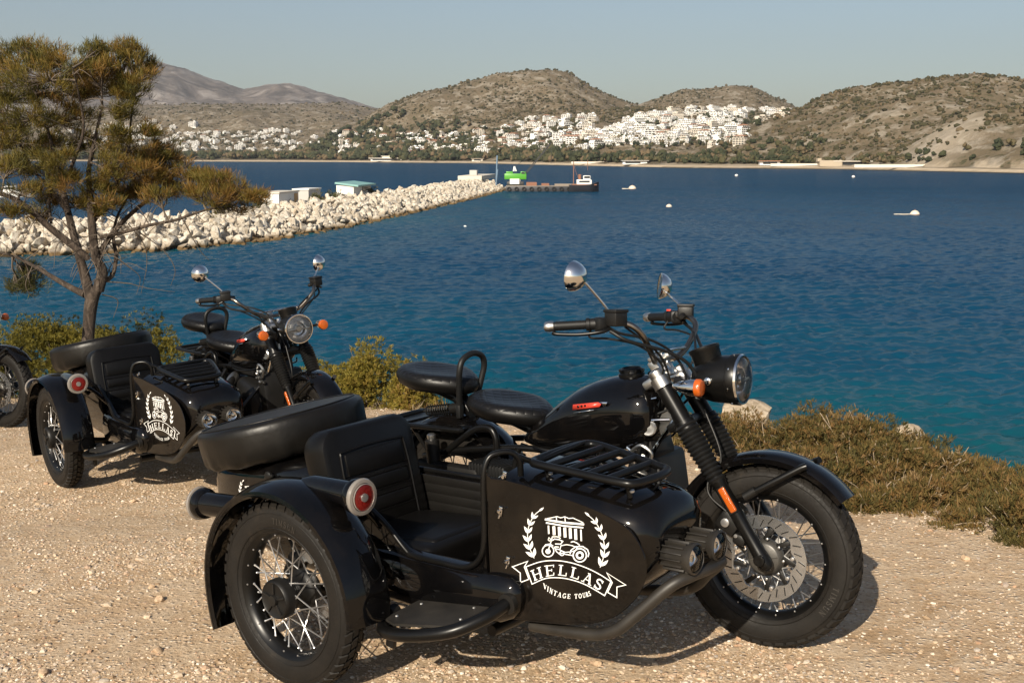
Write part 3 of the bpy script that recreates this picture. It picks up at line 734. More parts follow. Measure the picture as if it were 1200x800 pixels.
    m = MB(); m.loft([sect(.30, -.12, .12, .24, .50, 20, 4), sect(.50, -.15, .15, .20, .56, 20, 4), sect(.70, -.16, .16, .20, .60, 20, 4), sect(.86, -.15, .15, .21, .56, 20, 4), sect(.90, -.11, .11, .25, .50, 20, 3)])
    m.lathe([(0, .0), (.10, .0), (.12, -.02), (.12, -.05)], o=(.945, 0, .38), axis=(1, 0, 0), n=30); m.box((.62, 0, .62), (.26, .14, .07), None, .02)
    m.box((1.035, 0, .50), (.10, .30, .34), (0, -.12, 0), .03); m.box((1.0, 0, .70), (.10, .16, .12), (0, -.3, 0), .02)
    for k in range(9): m.box((1.088 - .004 * k, 0, .37 + k * .032), (.01, .27, .010), (0, -.12, 0), .002)
    en = m.build('engine', [CASTB], root)
    for s in (-1, 1):
        m = MB(); pr = [(.062, .15)]
        for k in range(8): y = .165 + k * .017; pr += [(.062, y), (.086, y + .002), (.086, y + .006), (.062, y + .009)]
        m.lathe(pr, o=(.74, 0, .40), axis=(0, s, .04), n=28); m.loft([[Vector((x, s * y, z)) for x, z in q] for y, q in ((.30, [(.66, .33), (.82, .33), (.83, .47), (.65, .47)]), (.33, [(.65, .32), (.83, .32), (.84, .49), (.64, .49)]), (.365, [(.67, .34), (.81, .34), (.82, .46), (.66, .46)]))])
        m.build('cylinder', [CASTB], en)
        m = MB(); m.tube([(.56, s * .10, .60), (.66, s * .20, .55), (.72, s * .24, .48)], .024, 14); m.lathe([(.032, -.05), (.036, 0), (.03, .05)], o=(.60, s * .15, .57), axis=(.5, s * .6, -.3), n=16, mat=1); m.build('throttle_body', [CASTB, ALU], en)
    m = MB(); m.box((.30, -.13, .535), (.20, .12, .075), None, .012)
    for k in range(11): m.box((.215 + k * .017, -.13, .535), (.007, .128, .082), None, .002)
    m.build('air_box', [RUBMAT], root)
    m = MB(); m.box((.07, -.165, .40), (.38, .07, .30), None, .02); m.box((.07, -.201, .40), (.30, .01, .22), None, .004); m.build('tool_box', [CASTB], root)
    m = MB(); m.tube([(.03, -.13, .585), (.12, -.13, .65), (.21, -.13, .705), (.285, -.13, .715), (.315, -.13, .68), (.318, -.13, .62)], .0145, 12); m.build('side_handle', [SATIN], root)
    for s in (-1, 1):
        m = MB(); m.tube([(.78, s * .30, .36), (.86, s * .28, .26), (.78, s * .24, .19), (.5, s * .21, .185), (.1, s * .20, .24)], .020, 12); m.lathe([(.02, -.02), (.042, .02), (.045, .08), (.045, .50), (.036, .56), (.02, .56)], o=(.12, s * .20, .238), axis=(-1, 0, .16), n=22); m.build('exhaust_pipe', [SATIN], root)
    m = MB()  # bright clutter between the tank and the fork: linkage, bracket plate, horn, pipes
    m.tube([(1.03, -.10, .64), (1.10, -.10, .745), (1.155, -.09, .82)], .009, 8, sub=1, mat=1); m.tube([(.95, -.10, .70), (1.02, -.10, .655)], .008, 8, sub=1, mat=1)
    m.prism([(1.08, -.06, .74), (1.16, -.06, .80), (1.15, -.06, .86), (1.105, -.06, .87), (1.065, -.06, .80)], (0, .012, 0), mat=0)
    m.tube([(.98, -.09, .80), (1.06, -.10, .815), (1.13, -.08, .82)], .006, 8, mat=1); m.tube([(1.0, -.085, .88), (1.08, -.085, .90)], .005, 8, mat=1)
    for k in range(10):
        rr = random.Random(k); q = Vector((.99 + rr.random() * .09, -.155 + rr.random() * .02, .60 + rr.random() * .10)); m.lathe([(.010, 0), (.013, .008), (.010, .016), (0, .018)], o=q, axis=(rr.random() - .5, -1, rr.random() - .5), n=10, mat=(0 if k % 2 else 2))
    m.tube([(1.0, -.15, .70), (1.05, -.16, .73), (1.09, -.15, .70), (1.07, -.15, .65)], .007, 8, mat=0)
    lk = m.build('steering_linkage', [ALU, CHROME, CASTB], root)
    m = MB(); m.lathe([(0, -.02), (.02, -.018), (.03, 0), (.031, .008), (.026, .012), (.012, .010), (0, .013)], o=(1.05, -.10, .785), axis=(.3, -1, .05), n=24); m.build('horn', [ALU], root)
    # ---- chassis tubes joining the sidecar
    m = MB()
    for x, z in ((.30, .23), (.95, .26)): m.tube([(x, -.14, z), (x, -.42, z - .02), (x, -.95, z - .01)], .020, 12)
    m.tube([(-.05, -.42, .24), (.95, -.42, .24)], .020, 12, sub=1); m.tube([(LD, -.42, .24), (LD, -.95, .25), (LD, -1.14, WR)], .022, 12)
    m.tube([(.45, -.12, .62), (.55, -.45, .27)], .013, 10, sub=1); m.tube([(1.0, -.09, .62), (.98, -.45, .30)], .013, 10, sub=1)
    m.tube([(-.2, -.16, .30), (-.1, -.42, .26)], .013, 10, sub=1); m.build('sidecar_chassis', [SATIN], root)
    # ---- sidecar body
    m = MB()
    m.loft([sect(-.66, -.80, -.55, .47, .58, 28, 3), sect(-.64, -.84, -.51, .44, .615, 28, 4), sect(-.58, -.88, -.48, .40, .635, 28, 5), sect(-.40, -.915, -.445, .33, .66, 28, 6), sect(-.15, -.94, -.425, .28, .69, 28, 7), sect(.05, -.95, -.42, .27, .71, 28, 7), sect(.10, -.95, -.42, .28, .70, 28, 7)])
    # open tub: outer skin, back inside
    rg = []
    for x, zo, zb in ((.06, .66, .27), (.30, .60, .26), (.46, .55, .26), (.58, .475, .26), (.66, .455, .26), (.86, .455, .265), (.93, .50, .275), (.955, .62, .285)):
        yo = -.955; rg.append([Vector(p) for p in ((x, yo, zo), (x, yo - .012, zo - .10), (x, yo - .006, zb + .10), (x, yo + .03, zb + .02), (x, yo + .08, zb), (x, -.49, zb), (x, -.44, zb + .02), (x, -.415, zb + .09), (x, -.415, .585),
              (x, -.432, .585), (x, -.432, zb + .10), (x, -.47, zb + .03), (x, yo + .09, zb + .02), (x, yo + .045, zb + .04), (x, yo + .016, zb + .10), (x, yo + .016, zo))])
    m.loft(rg)
    # nose
    XS = lambda x: x - .052 * max(0, (x - 1.1) / .46)
    ns = [(.955, -.945, -.415, .285, .775, 7, 3.6), (1.10, yp(1.1) + .004, -.425, .295, .772, 7, 3.4), (1.25, yp(1.25) + .004, -.445, .325, .762, 6.5, 3.2), (1.36, yp(1.36) + .006, -.455, .365, .750, 6, 3.1), (1.44, yp(1.44) + .010, -.465, .41, .738, 5.5, 3.0), (1.50, yp(1.5) + .020, -.475, .45, .722, 5, 3.0), (1.538, yp(1.54) + .038, -.49, .48, .700, 4.6, 2.9), (1.560, yp(1.56) + .065, -.515, .51, .668, 4.2, 2.8), (1.568, -.79, -.55, .545, .63, 3.5, 2.6)]
    m.loft([sect(XS(x), a, b, z0, z1, 48, e, tp) for x, a, b, z0, z1, e, tp in ns])
    # rounded sill along the step
    m.loft([[Vector((x, y, z)) for y, z in [(-.95 - ry * max(0, math.sin(t)) + .02 * (math.sin(t) < 0) * 0, zc + rz * math.cos(t)) for t in [math.pi * k / 9 for k in range(10)]] + [(-.90, zc - rz), (-.90, zc + rz)]]
            for x, zc, ry, rz in ((.36, .36, .02, .09), (.42, .365, .04, .10), (.60, .362, .045, .095), (.90, .365, .045, .09), (1.0, .375, .045, .085), (1.05, .385, .04, .07), (1.08, .39, .025, .045), (1.09, .392, .004, .01))])
    body = m.build('sidecar_body', [PAINT], root, 42)
    # side panel with emblem
    m = MB(); ol = [(.962, .755), (.98, .772), (1.10, .762), (1.237, .733), (1.34, .708), (1.412, .682), (1.46, .655), (1.492, .615), (1.510, .570), (1.511, .525), (1.497, .48), (1.468, .435), (1.40, .372), (1.311, .337), (1.20, .318), (1.03, .308), (.975, .305), (.962, .33)]
    sp2 = [(p.x, p.y) for p in smooth_path([(x, z, 0) for x, z in ol], 3, True)]
    m.prism([(x, yp(x) - .0005, z) for x, z in sp2], (0, -.004, 0))
    m.tube([(x, yp(x) - .003, z) for x, z in sp2], .0035, 6, closed=True, sub=1)
    pn = m.build('side_panel', [PANEL], body)
    k = Ink(panel_fn); draw_emblem(k); k.mb.build('emblem', [WHITEP], pn, 0, fix=False)
    for (x, z) in ((1.012, .669), (1.030, .503), (1.02, .782)):
        r = MB(); y = yp(x) - .008 if z < .77 else -.93
        r.box((x, y, z), (.016, .008, .034), (0, .25, 0), .003); r.lathe([(.006, 0), (.007, .012), (0, .014)], o=(x, y, z), axis=(0, -1, 0), n=10); r.tube([(x - .014, y - .010, z - .004), (x, y - .013, z + .003), (x + .016, y - .010, z + .010)], .0032, 6); r.tube([(x, y - .006, z - .012), (x - .002, y - .010, z - .022)], .003, 6)
        r.build('panel_clasp', [CHROME], body)
    # trunk emblem and latch on the tail's flank
    def tail_fn(X, Y, lift):
        s_ = .0005; x = -.285 + (X - 430) * s_; z = .475 - (Y - 380) * s_
        y = -.94 + .1 * max(0, (-.15 - x)) ; return Vector((x, y - .003 - lift, z))
    k = Ink(tail_fn); draw_emblem(k); k.mb.build('emblem', [WHITEP], body, 0, fix=False)
    r = MB(); r.lathe([(.018, 0), (.018, .01), (.012, .014), (0, .014)], o=(-.165, -.938, .64), axis=(0, -1, 0), n=16); r.box((-.15, -.953, .64), (.05, .01, .012), (0, -.3, 0), .003); r.build('trunk_latch', [CASTB], body)
    m = MB(); m.tube([(.34, -.957, .63), (.411, -.962, .600), (.50, -.964, .545), (.58, -.964, .475), (.62, -.964, .458), (.75, -.964, .455), (.86, -.964, .458), (.92, -.962, .495), (.945, -.96, .56), (.95, -.958, .70), (.952, -.952, .79), (.962, -.935, .838), (.985, -.905, .852), (1.01, -.872, .846), (1.022, -.852, .815), (1.022, -.848, .765)], .0105, 10)
    m.tube([(1.015, -.86, .835), (1.045, -.79, .805), (1.06, -.66, .815), (1.05, -.50, .81), (1.02, -.44, .76)], .010, 10)
    m.tube([(.15, -.424, .592), (.955, -.424, .592)], .011, 10, sub=1); m.build('cockpit_rail', [SATIN], body)
    # upholstery
    m = MB(); m.box((.53, -.443, .47), (.78, .02, .21), None, .006)
    for k_ in range(6): m.box((.53, -.4505, .385 + k_ * .036), (.77, .010, .0335), None, .004, seg=2)
    m.build('inner_trim', [RIBBED], body)
    m = MB()
    Rb = Matrix.Rotation(-.22, 3, 'Y'); cb = Vector((.135, -.70, .60))
    m.loft([[cb + Rb @ Vector((x_, p.x * q, p.y * q2)) for p in RRECT] for x_, q, q2 in ((-.065, .9, .92), (-.055, .97, .975), (-.03, 1, 1), (.03, 1, 1), (.055, .97, .975), (.066, .9, .92))])
    pts = [(.067, -.17, -.19), (.0675, -.17, .10), (.0675, -.13, .14), (.0675, .13, .14), (.0675, .17, .10), (.067, .17, -.19)]
    m.tube([cb + Rb @ Vector(p) for p in pts], .0045, 6, sub=5)
    for z in (.045, .025, -.035, -.055, -.115): m.tube([cb + Rb @ Vector((.066, -.165, z)), cb + Rb @ Vector((.066, .165, z))], .0035, 6, sub=1)
    m.box(cb + Rb @ Vector((.062, 0, .085)), (.022, .30, .09), Rb, .010); m.box(cb + Rb @ Vector((.062, 0, -.005)), (.022, .31, .055), Rb, .010); m.box(cb + Rb @ Vector((.062, 0, -.085)), (.022, .31, .055), Rb, .010)
    m.build('seat_back', [LEATHER], root)
    m = MB(); m.box((.42, -.685, .395), (.46, .46, .13), (0, -.06, 0), .04, seg=4); m.box((.42, -.685, .445), (.40, .34, .05), (0, -.06, 0), .022, seg=3); m.build('seat_cushion', [LEATHER], root)
    # spare wheel under its cover, lying on the tail
    m = MB(); cs_ = Vector((-.385, -.68, .772)); axs = Vector((-.20, -.05, 1)).normalized()
    u = axs.orthogonal().normalized(); v_ = axs.cross(u); n = 90; rr = random.Random(4); ph = [rr.random() * 6.28 for _ in range(6)]
    vs = []; fs = []; prof = [(.25, -.112, 1), (.31, -.112, 1), (.328, -.104, 1), (.339, -.085, .7), (.345, -.04, .2), (.348, .008, 0), (.346, .030, 0), (.338, .043, 0), (.325, .049, 0), (.25, .053, 0), (.12, .050, 0), (0, .049, 0)]
    for r_, h, wv in prof:
        for k_ in range(n):
            a = 2 * math.pi * k_ / n
            q = wv * (.0035 * math.sin(17 * a + ph[0]) + .004 * math.sin(29 * a + ph[1]) + .003 * math.sin(43 * a + ph[2])) + .003 * math.sin(3 * a + ph[3])
            vs.append(cs_ + axs * (h + wv * .003 * math.sin(13 * a + ph[4])) + (u * math.cos(a) + v_ * math.sin(a)) * max(0, r_ + q * (r_ > .1)))
    for i in range(len(prof) - 1):
        for k_ in range(n): fs.append((i * n + k_, i * n + (k_ + 1) % n, (i + 1) * n + (k_ + 1) % n, (i + 1) * n + k_))
    m.add(vs, fs); m.lathe([(0, -.1), (.29, -.1)], o=cs_, axis=axs, n=40)
    m.tube([cs_ + axs * .0515 + (u * math.cos(a) + v_ * math.sin(a)) * .318 for a in [2 * math.pi * k_ / 60 for k_ in range(60)]], .0035, 6, closed=True, sub=1)
    m.build('spare_tyre_cover', [TYRECOVER], root, 0)
    m = MB(); m.tube([(-.30, -.68, .60), (-.385, -.68, .74)], .03, 12, sub=1); m.box((-.36, -.68, .655), (.3, .3, .02), (0, -.16, 0), .005); m.build('spare_mount', [SATIN], root)
    # sidecar fender with its lamp pods
    m = MB(); pr = [(.366, -.085), (.374, -.092), (.383, -.090), (.387, -.080), (.395, -.062), (.404, -.030), (.407, .01), (.405, .05), (.397, .082), (.385, .098), (.372, .102)]
    fender(m, (LD, -TR, WR), -4, 207, pr, 60, .006, lambda t: .018 * max(0, (t - .86) / .14) ** 2)
    # inner filler joining the fender to the body
    for x in (.12, .45): m.tube([(x, -1.13, .66), (x, -1.05, .64), (x, -.94, .52)], .012, 8)
    sf = m.build('sidecar_fender', [PAINT], root, 50)
    for nm, c, d, rl in (('marker_lamp', Vector((.588, -1.168, .713)), Vector((1, -.03, -.01)), 1), ('marker_lamp', Vector((-.255, -1.195, .580)), Vector((-1, -.02, -.06)), 1)):
        d = d.normalized(); m = MB()
        m.lathe([(.0, -.30), (.030, -.28), (.043, -.22), (.0455, -.06), (.047, -.035), (.056, -.030), (.059, -.022), (.060, -.006), (.055, .004), (.045, .004)], o=c, axis=d, n=32)
        lp = m.build(nm, [PAINT], sf, 35); m = MB(); m.lathe([(.050, .000), (.062, .002), (.064, .010), (.060, .018), (.050, .020), (.047, .016)], o=c, axis=d, n=32, cap=False); m.lathe([(.0465, .014), (.046, .020), (.044, .022)], o=c, axis=d, n=32, cap=False); m.build('lamp_ring', [CLEARGREY], lp)
        m = MB(); m.lathe([(.048, .008), (.046, .017), (.036, .021), (.02, .022), (.0145, .022)], o=c, axis=d, n=32, cap=False); m.build('lens', [REDL], lp); m = MB(); m.lathe([(.0145, .020), (.014, .026), (0, .027)], o=c, axis=d, n=20, cap=False); m.build('reflector', [SPOKE], lp)
    # step: tube and chequered foot plate
    m = MB(); m.tube([(.635, -1.09, .30), (.645, -1.15, .283), (.70, -1.20, .280), (.80, -1.205, .288), (.95, -1.165, .318), (1.03, -1.08, .352), (1.052, -1.0, .375), (1.05, -.93, .385)], .0215, 14)
    m.lathe([(.022, -.012), (.034, -.010), (.034, .010), (.022, .012)], o=(1.056, -.985, .378), axis=(.02, 1, .08), n=20, mat=1); m.lathe([(.0, -.02), (.026, -.018), (.026, .02), (.0, .022)], o=(.637, -1.10, .30), axis=(0, 1, 0), n=14, mat=1)
    m.box((.67, -1.14, .235), (.035, .02, .075), (0, .2, 0), .004, mat=1); stp = m.build('step_bar', [SATIN, CASTB], root)
    m = MB(); m.prism([(.66, -1.16, .297), (.73, -1.187, .300), (.93, -1.15, .322), (1.0, -1.06, .345), (.98, -.99, .345), (.66, -.99, .305)], (0, 0, .008))
    for x, y, z in ((.70, -1.14, .312), (.95, -1.10, .339), (.93, -1.01, .344), (.70, -1.02, .316)): m.lathe([(.006, 0), (.005, .004), (0, .005)], o=(x, y, z), axis=(-.1, 0, 1), n=8, mat=1)
    m.build('foot_plate', [MUDDY, SPOKE], stp)
    # luggage rack on the nose
    m = MB(); RK = [(1.04, -.77, .808), (1.045, -.805, .807), (1.08, -.825, .805), (1.25, -.825, .794), (1.39, -.82, .784), (1.435, -.80, .780), (1.45, -.73, .780), (1.452, -.66, .780), (1.435, -.605, .781), (1.39, -.585, .784), (1.22, -.535, .797), (1.10, -.505, .806), (1.055, -.525, .809), (1.04, -.6, .810), (1.038, -.7, .809)]
    m.tube(RK, .0145, 12, closed=True, sub=5)
    for t in (.18, .38, .58, .78):
        x0 = 1.05 + t * .38; zz = .809 - t * .027; m.tube([(x0, -.825, zz), (x0 + .012, -.525 - .055 * t, zz + .001)], .0125, 10, sub=1)
    for x, y, z in ((1.09, -.80, .80), (1.40, -.79, .778), (1.11, -.53, .80), (1.40, -.60, .778)):
        m.tube([(x, y, z), (x + .005, y + .01 * (1 if y < -.7 else -1), z - .05)], .009, 8, sub=1); m.lathe([(.008, 0), (.008, .006), (0, .007)], o=(x + .02, y, z - .028), axis=(0, -.3, 1), n=8, mat=1)
    m.build('luggage_rack', [SATIN, SPOKE], root)
    # front guard bar and driving lamps
    m = MB(); m.tube([(1.07, -.885, .272), (1.30, -.885, .292), (1.40, -.885, .325), (1.46, -.87, .375), (1.56, -.82, .475), (1.60, -.76, .500), (1.615, -.66, .500), (1.60, -.56, .49), (1.52, -.50, .42), (1.40, -.47, .33), (1.07, -.46, .27)], .0195, 14, sub=8)
    m.lathe([(0, -.005), (.0195, -.004), (.0195, 0)], o=(1.07, -.885, .272), axis=(-1, 0, 0), n=14); gb = m.build('guard_bar', [MUDDY2], root)
    for y in (-.765, -.615):
        m = MB(); c = Vector((1.59, y, .560)); ax_ = Vector((1, 0, .02)).normalized()
        pr = [(0, -.075), (.03, -.072), (.036, -.06)]
        pr += [(.038, -.05), (.042, .01), (.048, .02), (.050, .035), (.044, .04), (.0425, .034), (.040, .0), (0, -.01)]
        m.lathe(pr, o=c, axis=ax_, n=28)
        for k_ in range(14):
            a = 2 * math.pi * k_ / 14; m.box(c + Vector((-.028, .041 * math.cos(a), .041 * math.sin(a))), (.075, .004, .014), (-(a - math.pi / 2) * -1 if False else a - math.pi / 2, 0, 0), .001)
        m.box((1.59, y, .512), (.03, .03, .03), None, .005); dl = m.build('driving_lamp', [MUDDY2], root); m = MB(); m.lathe([(.043, .034), (.03, .042), (0, .045)], o=c, axis=ax_, n=24, cap=False); m.build('lens', [CLEAR], dl); m = MB(); m.lathe([(.042, .034), (.034, .018), (.02, .008), (0, .006)], o=c, axis=ax_, n=24, cap=False); m.lathe([(.012, .008), (.012, .024), (0, .026)], o=c, axis=ax_, n=14); m.build('reflector_bowl', [CHROME], dl)
    return root
TYREINK = simple('moulded_rubber', (.024, .020, .016), .55)
CLEARGREY = simple('lamp_ring_plastic', (.42, .38, .34), .15, 0, None, 0, Transmission_Weight=.55)
MUDDY2 = simple('dusty_satin_tube', (.021, .018, .0145), .5, .1, (60, .1, .002), .4)

BARGREY = simple('bronzed_bar', (.24, .21, .18), .3, 1.0)
bike = build_bike(steer(.1441)); bike.matrix_world = POSE1
GRP = 'black sidecar outfits parked along the cliff'
tag(bike, 'large black sidecar motorcycle parked closest in front, its whole side in view', 'motorcycle', GRP)
for P, st, lab in ((pose(-2.124, 8.239, .901), -.0814, 'black sidecar motorcycle parked between the nearest one and the tree, headlight facing out'),
                   (pose(-5.70, 10.48, .49), .0, 'black sidecar motorcycle cut off by the left edge, only its front wheel showing')):
    b = copy_tree(bike); b.matrix_world = P; tag(b, lab, 'motorcycle', GRP)
    for c in children(b):
        if c.get('steered') == 1: c.matrix_local = steer(st)
        elif c.get('steered') == 2: c.matrix_local = steer(st) @ Matrix.Translation((WB, 0, WR))
# ------------------------------------------------------------------ cliff-top ground
RNG = np.random.default_rng(7)
def vnoise(x, y, seed=0):
    """smooth value noise in [0, 1]"""
    x = np.asarray(x, float); y = np.asarray(y, float); xi = np.floor(x).astype(np.int64); yi = np.floor(y).astype(np.int64); fx, fy = x - xi, y - yi
    fx = fx * fx * (3 - 2 * fx); fy = fy * fy * (3 - 2 * fy)
    def h(a, b):
        n = (a * 374761393 + b * 668265263 + seed * 974711) & 0x7fffffff; n = ((n ^ (n >> 13)) * 1274126177) & 0x7fffffff
        return ((n ^ (n >> 16)) & 0xffff) / 65535.
    return (h(xi, yi) * (1 - fx) + h(xi + 1, yi) * fx) * (1 - fy) + (h(xi, yi + 1) * (1 - fx) + h(xi + 1, yi + 1) * fx) * fy
def fbm(x, y, oct=4, seed=0):
    s = 0; a = .5
    for i in range(oct): s = s + a * vnoise(np.asarray(x) * 2 ** i, np.asarray(y) * 2 ** i, seed + i); a /= 2
    return s
SEA = CZ - 10.0
EDGE = np.array([(-60, 30), (-30, 20), (-14, 14.6), (-8, 13.3), (-4.5, 12.6), (-2.2, 11.0), (-.6, 9.6), (.6, 8.4), (1.3, 7.4), (1.7, 6.3), (2.3, 5.55), (3.2, 4.9), (6, 3.6), (20, -2), (60, -20)], float)
def edge_dist(x, y):
    """signed distance past the cliff edge (positive = towards the sea)"""
    x = np.asarray(x, float); y = np.asarray(y, float); best = np.full(x.shape, 1e9); sg = np.zeros(x.shape)
    for (ax, ay), (bx, by) in zip(EDGE[:-1], EDGE[1:]):
        dx, dy = bx - ax, by - ay; L2 = dx * dx + dy * dy
        t = np.clip(((x - ax) * dx + (y - ay) * dy) / L2, 0, 1); d = np.hypot(x - ax - t * dx, y - ay - t * dy)
        c = dx * (y - ay) - dy * (x - ax); m = d < best; best = np.where(m, d, best); sg = np.where(m, np.sign(c), sg)
    return best * sg
def GROUND(x, y):
    d = edge_dist(x, y); z = G(x, np.minimum(y, 16))
    rough = .012 * (fbm(np.asarray(x) * 1.7, np.asarray(y) * 1.7, 4, 3) - .47) + .008 * (fbm(np.asarray(x) * 7, np.asarray(y) * 7, 3, 9) - .45)
    dd = np.maximum(d, 0); drop = .25 * dd ** 1.5 + .10 * dd
    z = z + rough - np.minimum(drop, 12) + (d > 0) * .5 * np.minimum(dd, 3) / 3 * (fbm(np.asarray(x) * .8, np.asarray(y) * .8, 4, 5) - .45)
    return np.maximum(z, SEA - 2.5)
def grid_mesh(name, gx, gy, fn, mat, **kw):
    X, Y = np.meshgrid(gx, gy); Z = fn(X, Y); nx, ny = len(gx), len(gy)
    i = np.arange((ny - 1) * (nx - 1)); r, c = i // (nx - 1), i % (nx - 1); a = r * nx + c
    F = np.stack([a, a + 1, a + nx + 1, a + nx], 1)
    return np_mesh(name, np.stack([X, Y, Z], -1), F, mat, smooth=True, **kw)
def ground_mat():
    t = NT('sandy_gravel'); v = t.obj()
    big = t.noise(v, .8, 7, .68, .8); mid = t.noise(v, 7, 6, .7); fine = t.noise(v, 60, 4, .7)
    c = t.ramp(big, [(.35, (.40, .272, .16)), (.5, (.475, .345, .22)), (.66, (.36, .24, .135))])
    c = t.mix(t.ramp(mid, [(.42, (0, 0, 0)), (.62, (1, 1, 1))]), c, (.50, .385, .265))
    c = t.mix(t.ramp(fine, [(.32, (1, 1, 1)), (.48, (0, 0, 0))]), c, (.25, .16, .09))
    vo = t.n('ShaderNodeTexVoronoi'); vo.inputs['Scale'].default_value = 48; vo.inputs['Randomness'].default_value = 1; t.l(v, vo.inputs['Vector'])
    vh = t.ramp(vo.outputs['Distance'], [(.0, (1, 1, 1)), (.42, (.15,) * 3), (.7, (0,) * 3)])
    wn = t.n('ShaderNodeTexWhiteNoise'); t.l(vo.outputs['Position'], wn.inputs['Vector'])
    pick = t.math('GREATER_THAN', wn.outputs['Value'], .62)
    st = t.ramp(wn.outputs['Value'], [(.0, (.42, .30, .19)), (.75, (.60, .50, .38)), (.9, (.50, .33, .22)), (1, (.70, .62, .50))])
    c = t.mix(t.math('MULTIPLY', pick, t.ramp(vo.outputs['Distance'], [(.25, (1, 1, 1)), (.45, (0, 0, 0))])), c, st)
    n1 = t.bump(mid, .5, .03); n2 = t.bump(t.math('MULTIPLY', vh, pick), .8, .012, n1); n3 = t.bump(fine, .8, .008, n2)
    t.set(c, .95, 0, n3, Specular_IOR_Level=.2); return t.mat
GM = ground_mat()
def axis(lo, hi, c0, c1, fine, coarse):
    a = list(np.arange(c0, c1 + 1e-6, fine)); x = c0; st = fine
    while x > lo: st = min(st * 1.35, coarse); x -= st; a.insert(0, x)
    x = c1; st = fine
    while x < hi: st = min(st * 1.35, coarse); x += st; a.append(x)
    return np.array(a)
tag(grid_mesh('ground', axis(-70, 70, -7, 5.5, .07, 6), axis(-60, 45, 2.0, 15, .07, 6), GROUND, GM), kind='structure')

# ---- loose stones
ICO = {}
def ico(sub):
    if sub not in ICO:
        bm = bmesh.new(); bmesh.ops.create_icosphere(bm, subdivisions=sub, radius=1); bm.verts.index_update()
        ICO[sub] = (np.array([v.co[:] for v in bm.verts]), np.array([[v.index for v in f.verts] for f in bm.faces])); bm.free()
    return ICO[sub]
def rot_mats(n, rng):
    q = rng.normal(size=(n, 4)); q /= np.linalg.norm(q, axis=1)[:, None]; w_, x, y, z = q.T
    return np.stack([1 - 2 * (y * y + z * z), 2 * (x * y - z * w_), 2 * (x * z + y * w_), 2 * (x * y + z * w_), 1 - 2 * (x * x + z * z), 2 * (y * z - x * w_), 2 * (x * z - y * w_), 2 * (y * z + x * w_), 1 - 2 * (x * x + y * y)], -1).reshape(n, 3, 3)
def stones(name, P, size, mat, rng, sub=1, flat=.6, jag=.22):
    """many small stones as one mesh; P (n,3) centres"""
    V0, F0 = ico(sub); n = len(P); sc = size[:, None] * np.stack([rng.uniform(.7, 1.3, n), rng.uniform(.7, 1.2, n), rng.uniform(.6, 1.0, n)], 1)
    V = V0[None] * (1 + rng.uniform(-jag, jag, (n, len(V0), 1))); V = V * sc[:, None, :]
    V = np.einsum('nij,nvj->nvi', rot_mats(n, rng), V); V[:, :, 2] *= flat; V += P[:, None, :]
    F = (F0[None] + (np.arange(n) * len(V0))[:, None, None]).reshape(-1, 3)
    return np_mesh(name, V, F, mat, {'tint': ('FACE', np.repeat(rng.random(n), len(F0)))})
def tint_mat(name, stops, rough=.9, bump=None, noise=None, trans=0):
    t = NT(name); a = t.n('ShaderNodeAttribute', attribute_name='tint'); c = t.ramp(a.outputs['Fac'], stops); v = t.obj(); nrm = None
    if noise: c = t.mix(t.ramp(t.noise(v, noise[0], 5, .65), [(.35, (1, 1, 1)), (.6, (0, 0, 0))]), c, noise[1])
    if bump: nrm = t.bump(t.noise(v, bump[0], 5, .65), bump[1], bump[2])
    t.set(c, rough, 0, nrm, Specular_IOR_Level=.25)
    if trans:
        tr = t.n('ShaderNodeBsdfTranslucent'); mx = t.n('ShaderNodeMixShader'); mx.inputs[0].default_value = trans
        t.l(c, tr.inputs[0]); t.l(t.b.outputs[0], mx.inputs[1]); t.l(tr.outputs[0], mx.inputs[2]); t.l(mx.outputs[0], t.out.inputs[0])
    return t.mat
PEB = tint_mat('pebble', [(0, (.24, .16, .095)), (.25, (.42, .31, .20)), (.5, (.58, .47, .35)), (.68, (.40, .25, .155)), (.80, (.33, .285, .24)), (.93, (.60, .50, .39)), (1, (.72, .65, .55))])
def scatter_gravel():
    rng = RNG; n = 220000
    Y = 3.0 + 8.5 * rng.random(n) ** 1.8; X = (rng.random(n) * 1.15 - .575) * Y * .93
    cl = fbm(X * 1.3, Y * 1.3, 3, 21); keep = (rng.random(n) < np.clip((cl - .36) * 4.5, .10, 1)) & (edge_dist(X, Y) < .15)
    X, Y = X[keep], Y[keep]; n = len(X); s = .0028 + .0068 * rng.random(n) ** 3 + (rng.random(n) < .022) * rng.random(n) * .014
    return stones('gravel', np.stack([X, Y, GROUND(X, Y) + s * .15], 1), s, PEB, rng)
tag(scatter_gravel(), kind='stuff')
def boulder_mesh(name, seed, mat, sub=3, r=(1, 1, 1), facets=9, flat=False):
    """a broken rock: icosphere cut by random planes, roughened"""
    rng = np.random.default_rng(seed); V, F = ico(sub); V = V.copy()
    for _ in range(facets):
        nn = rng.normal(size=3); nn /= np.linalg.norm(nn); h = rng.uniform(.45, .75) if flat else rng.uniform(.55, .85); d = V @ nn - h; V = V - np.outer(np.maximum(d, 0), nn) * .95
    for f, a in (((3, .03),) if flat else ((2, .10), (5, .05), (11, .025))):
        o = rng.uniform(0, 50, 3); V = V * (1 + a * (2 * fbm(V[:, 0] * f + V[:, 2] * f * .7 + o[0], V[:, 1] * f - V[:, 2] * f * .5 + o[1], 2, seed) - .75))[:, None]
    V = V * np.array(r); me = np_mesh(name, V, F, mat, smooth=not flat)
    if not flat: me.data.set_sharp_from_angle(angle=rad(28))
    return me
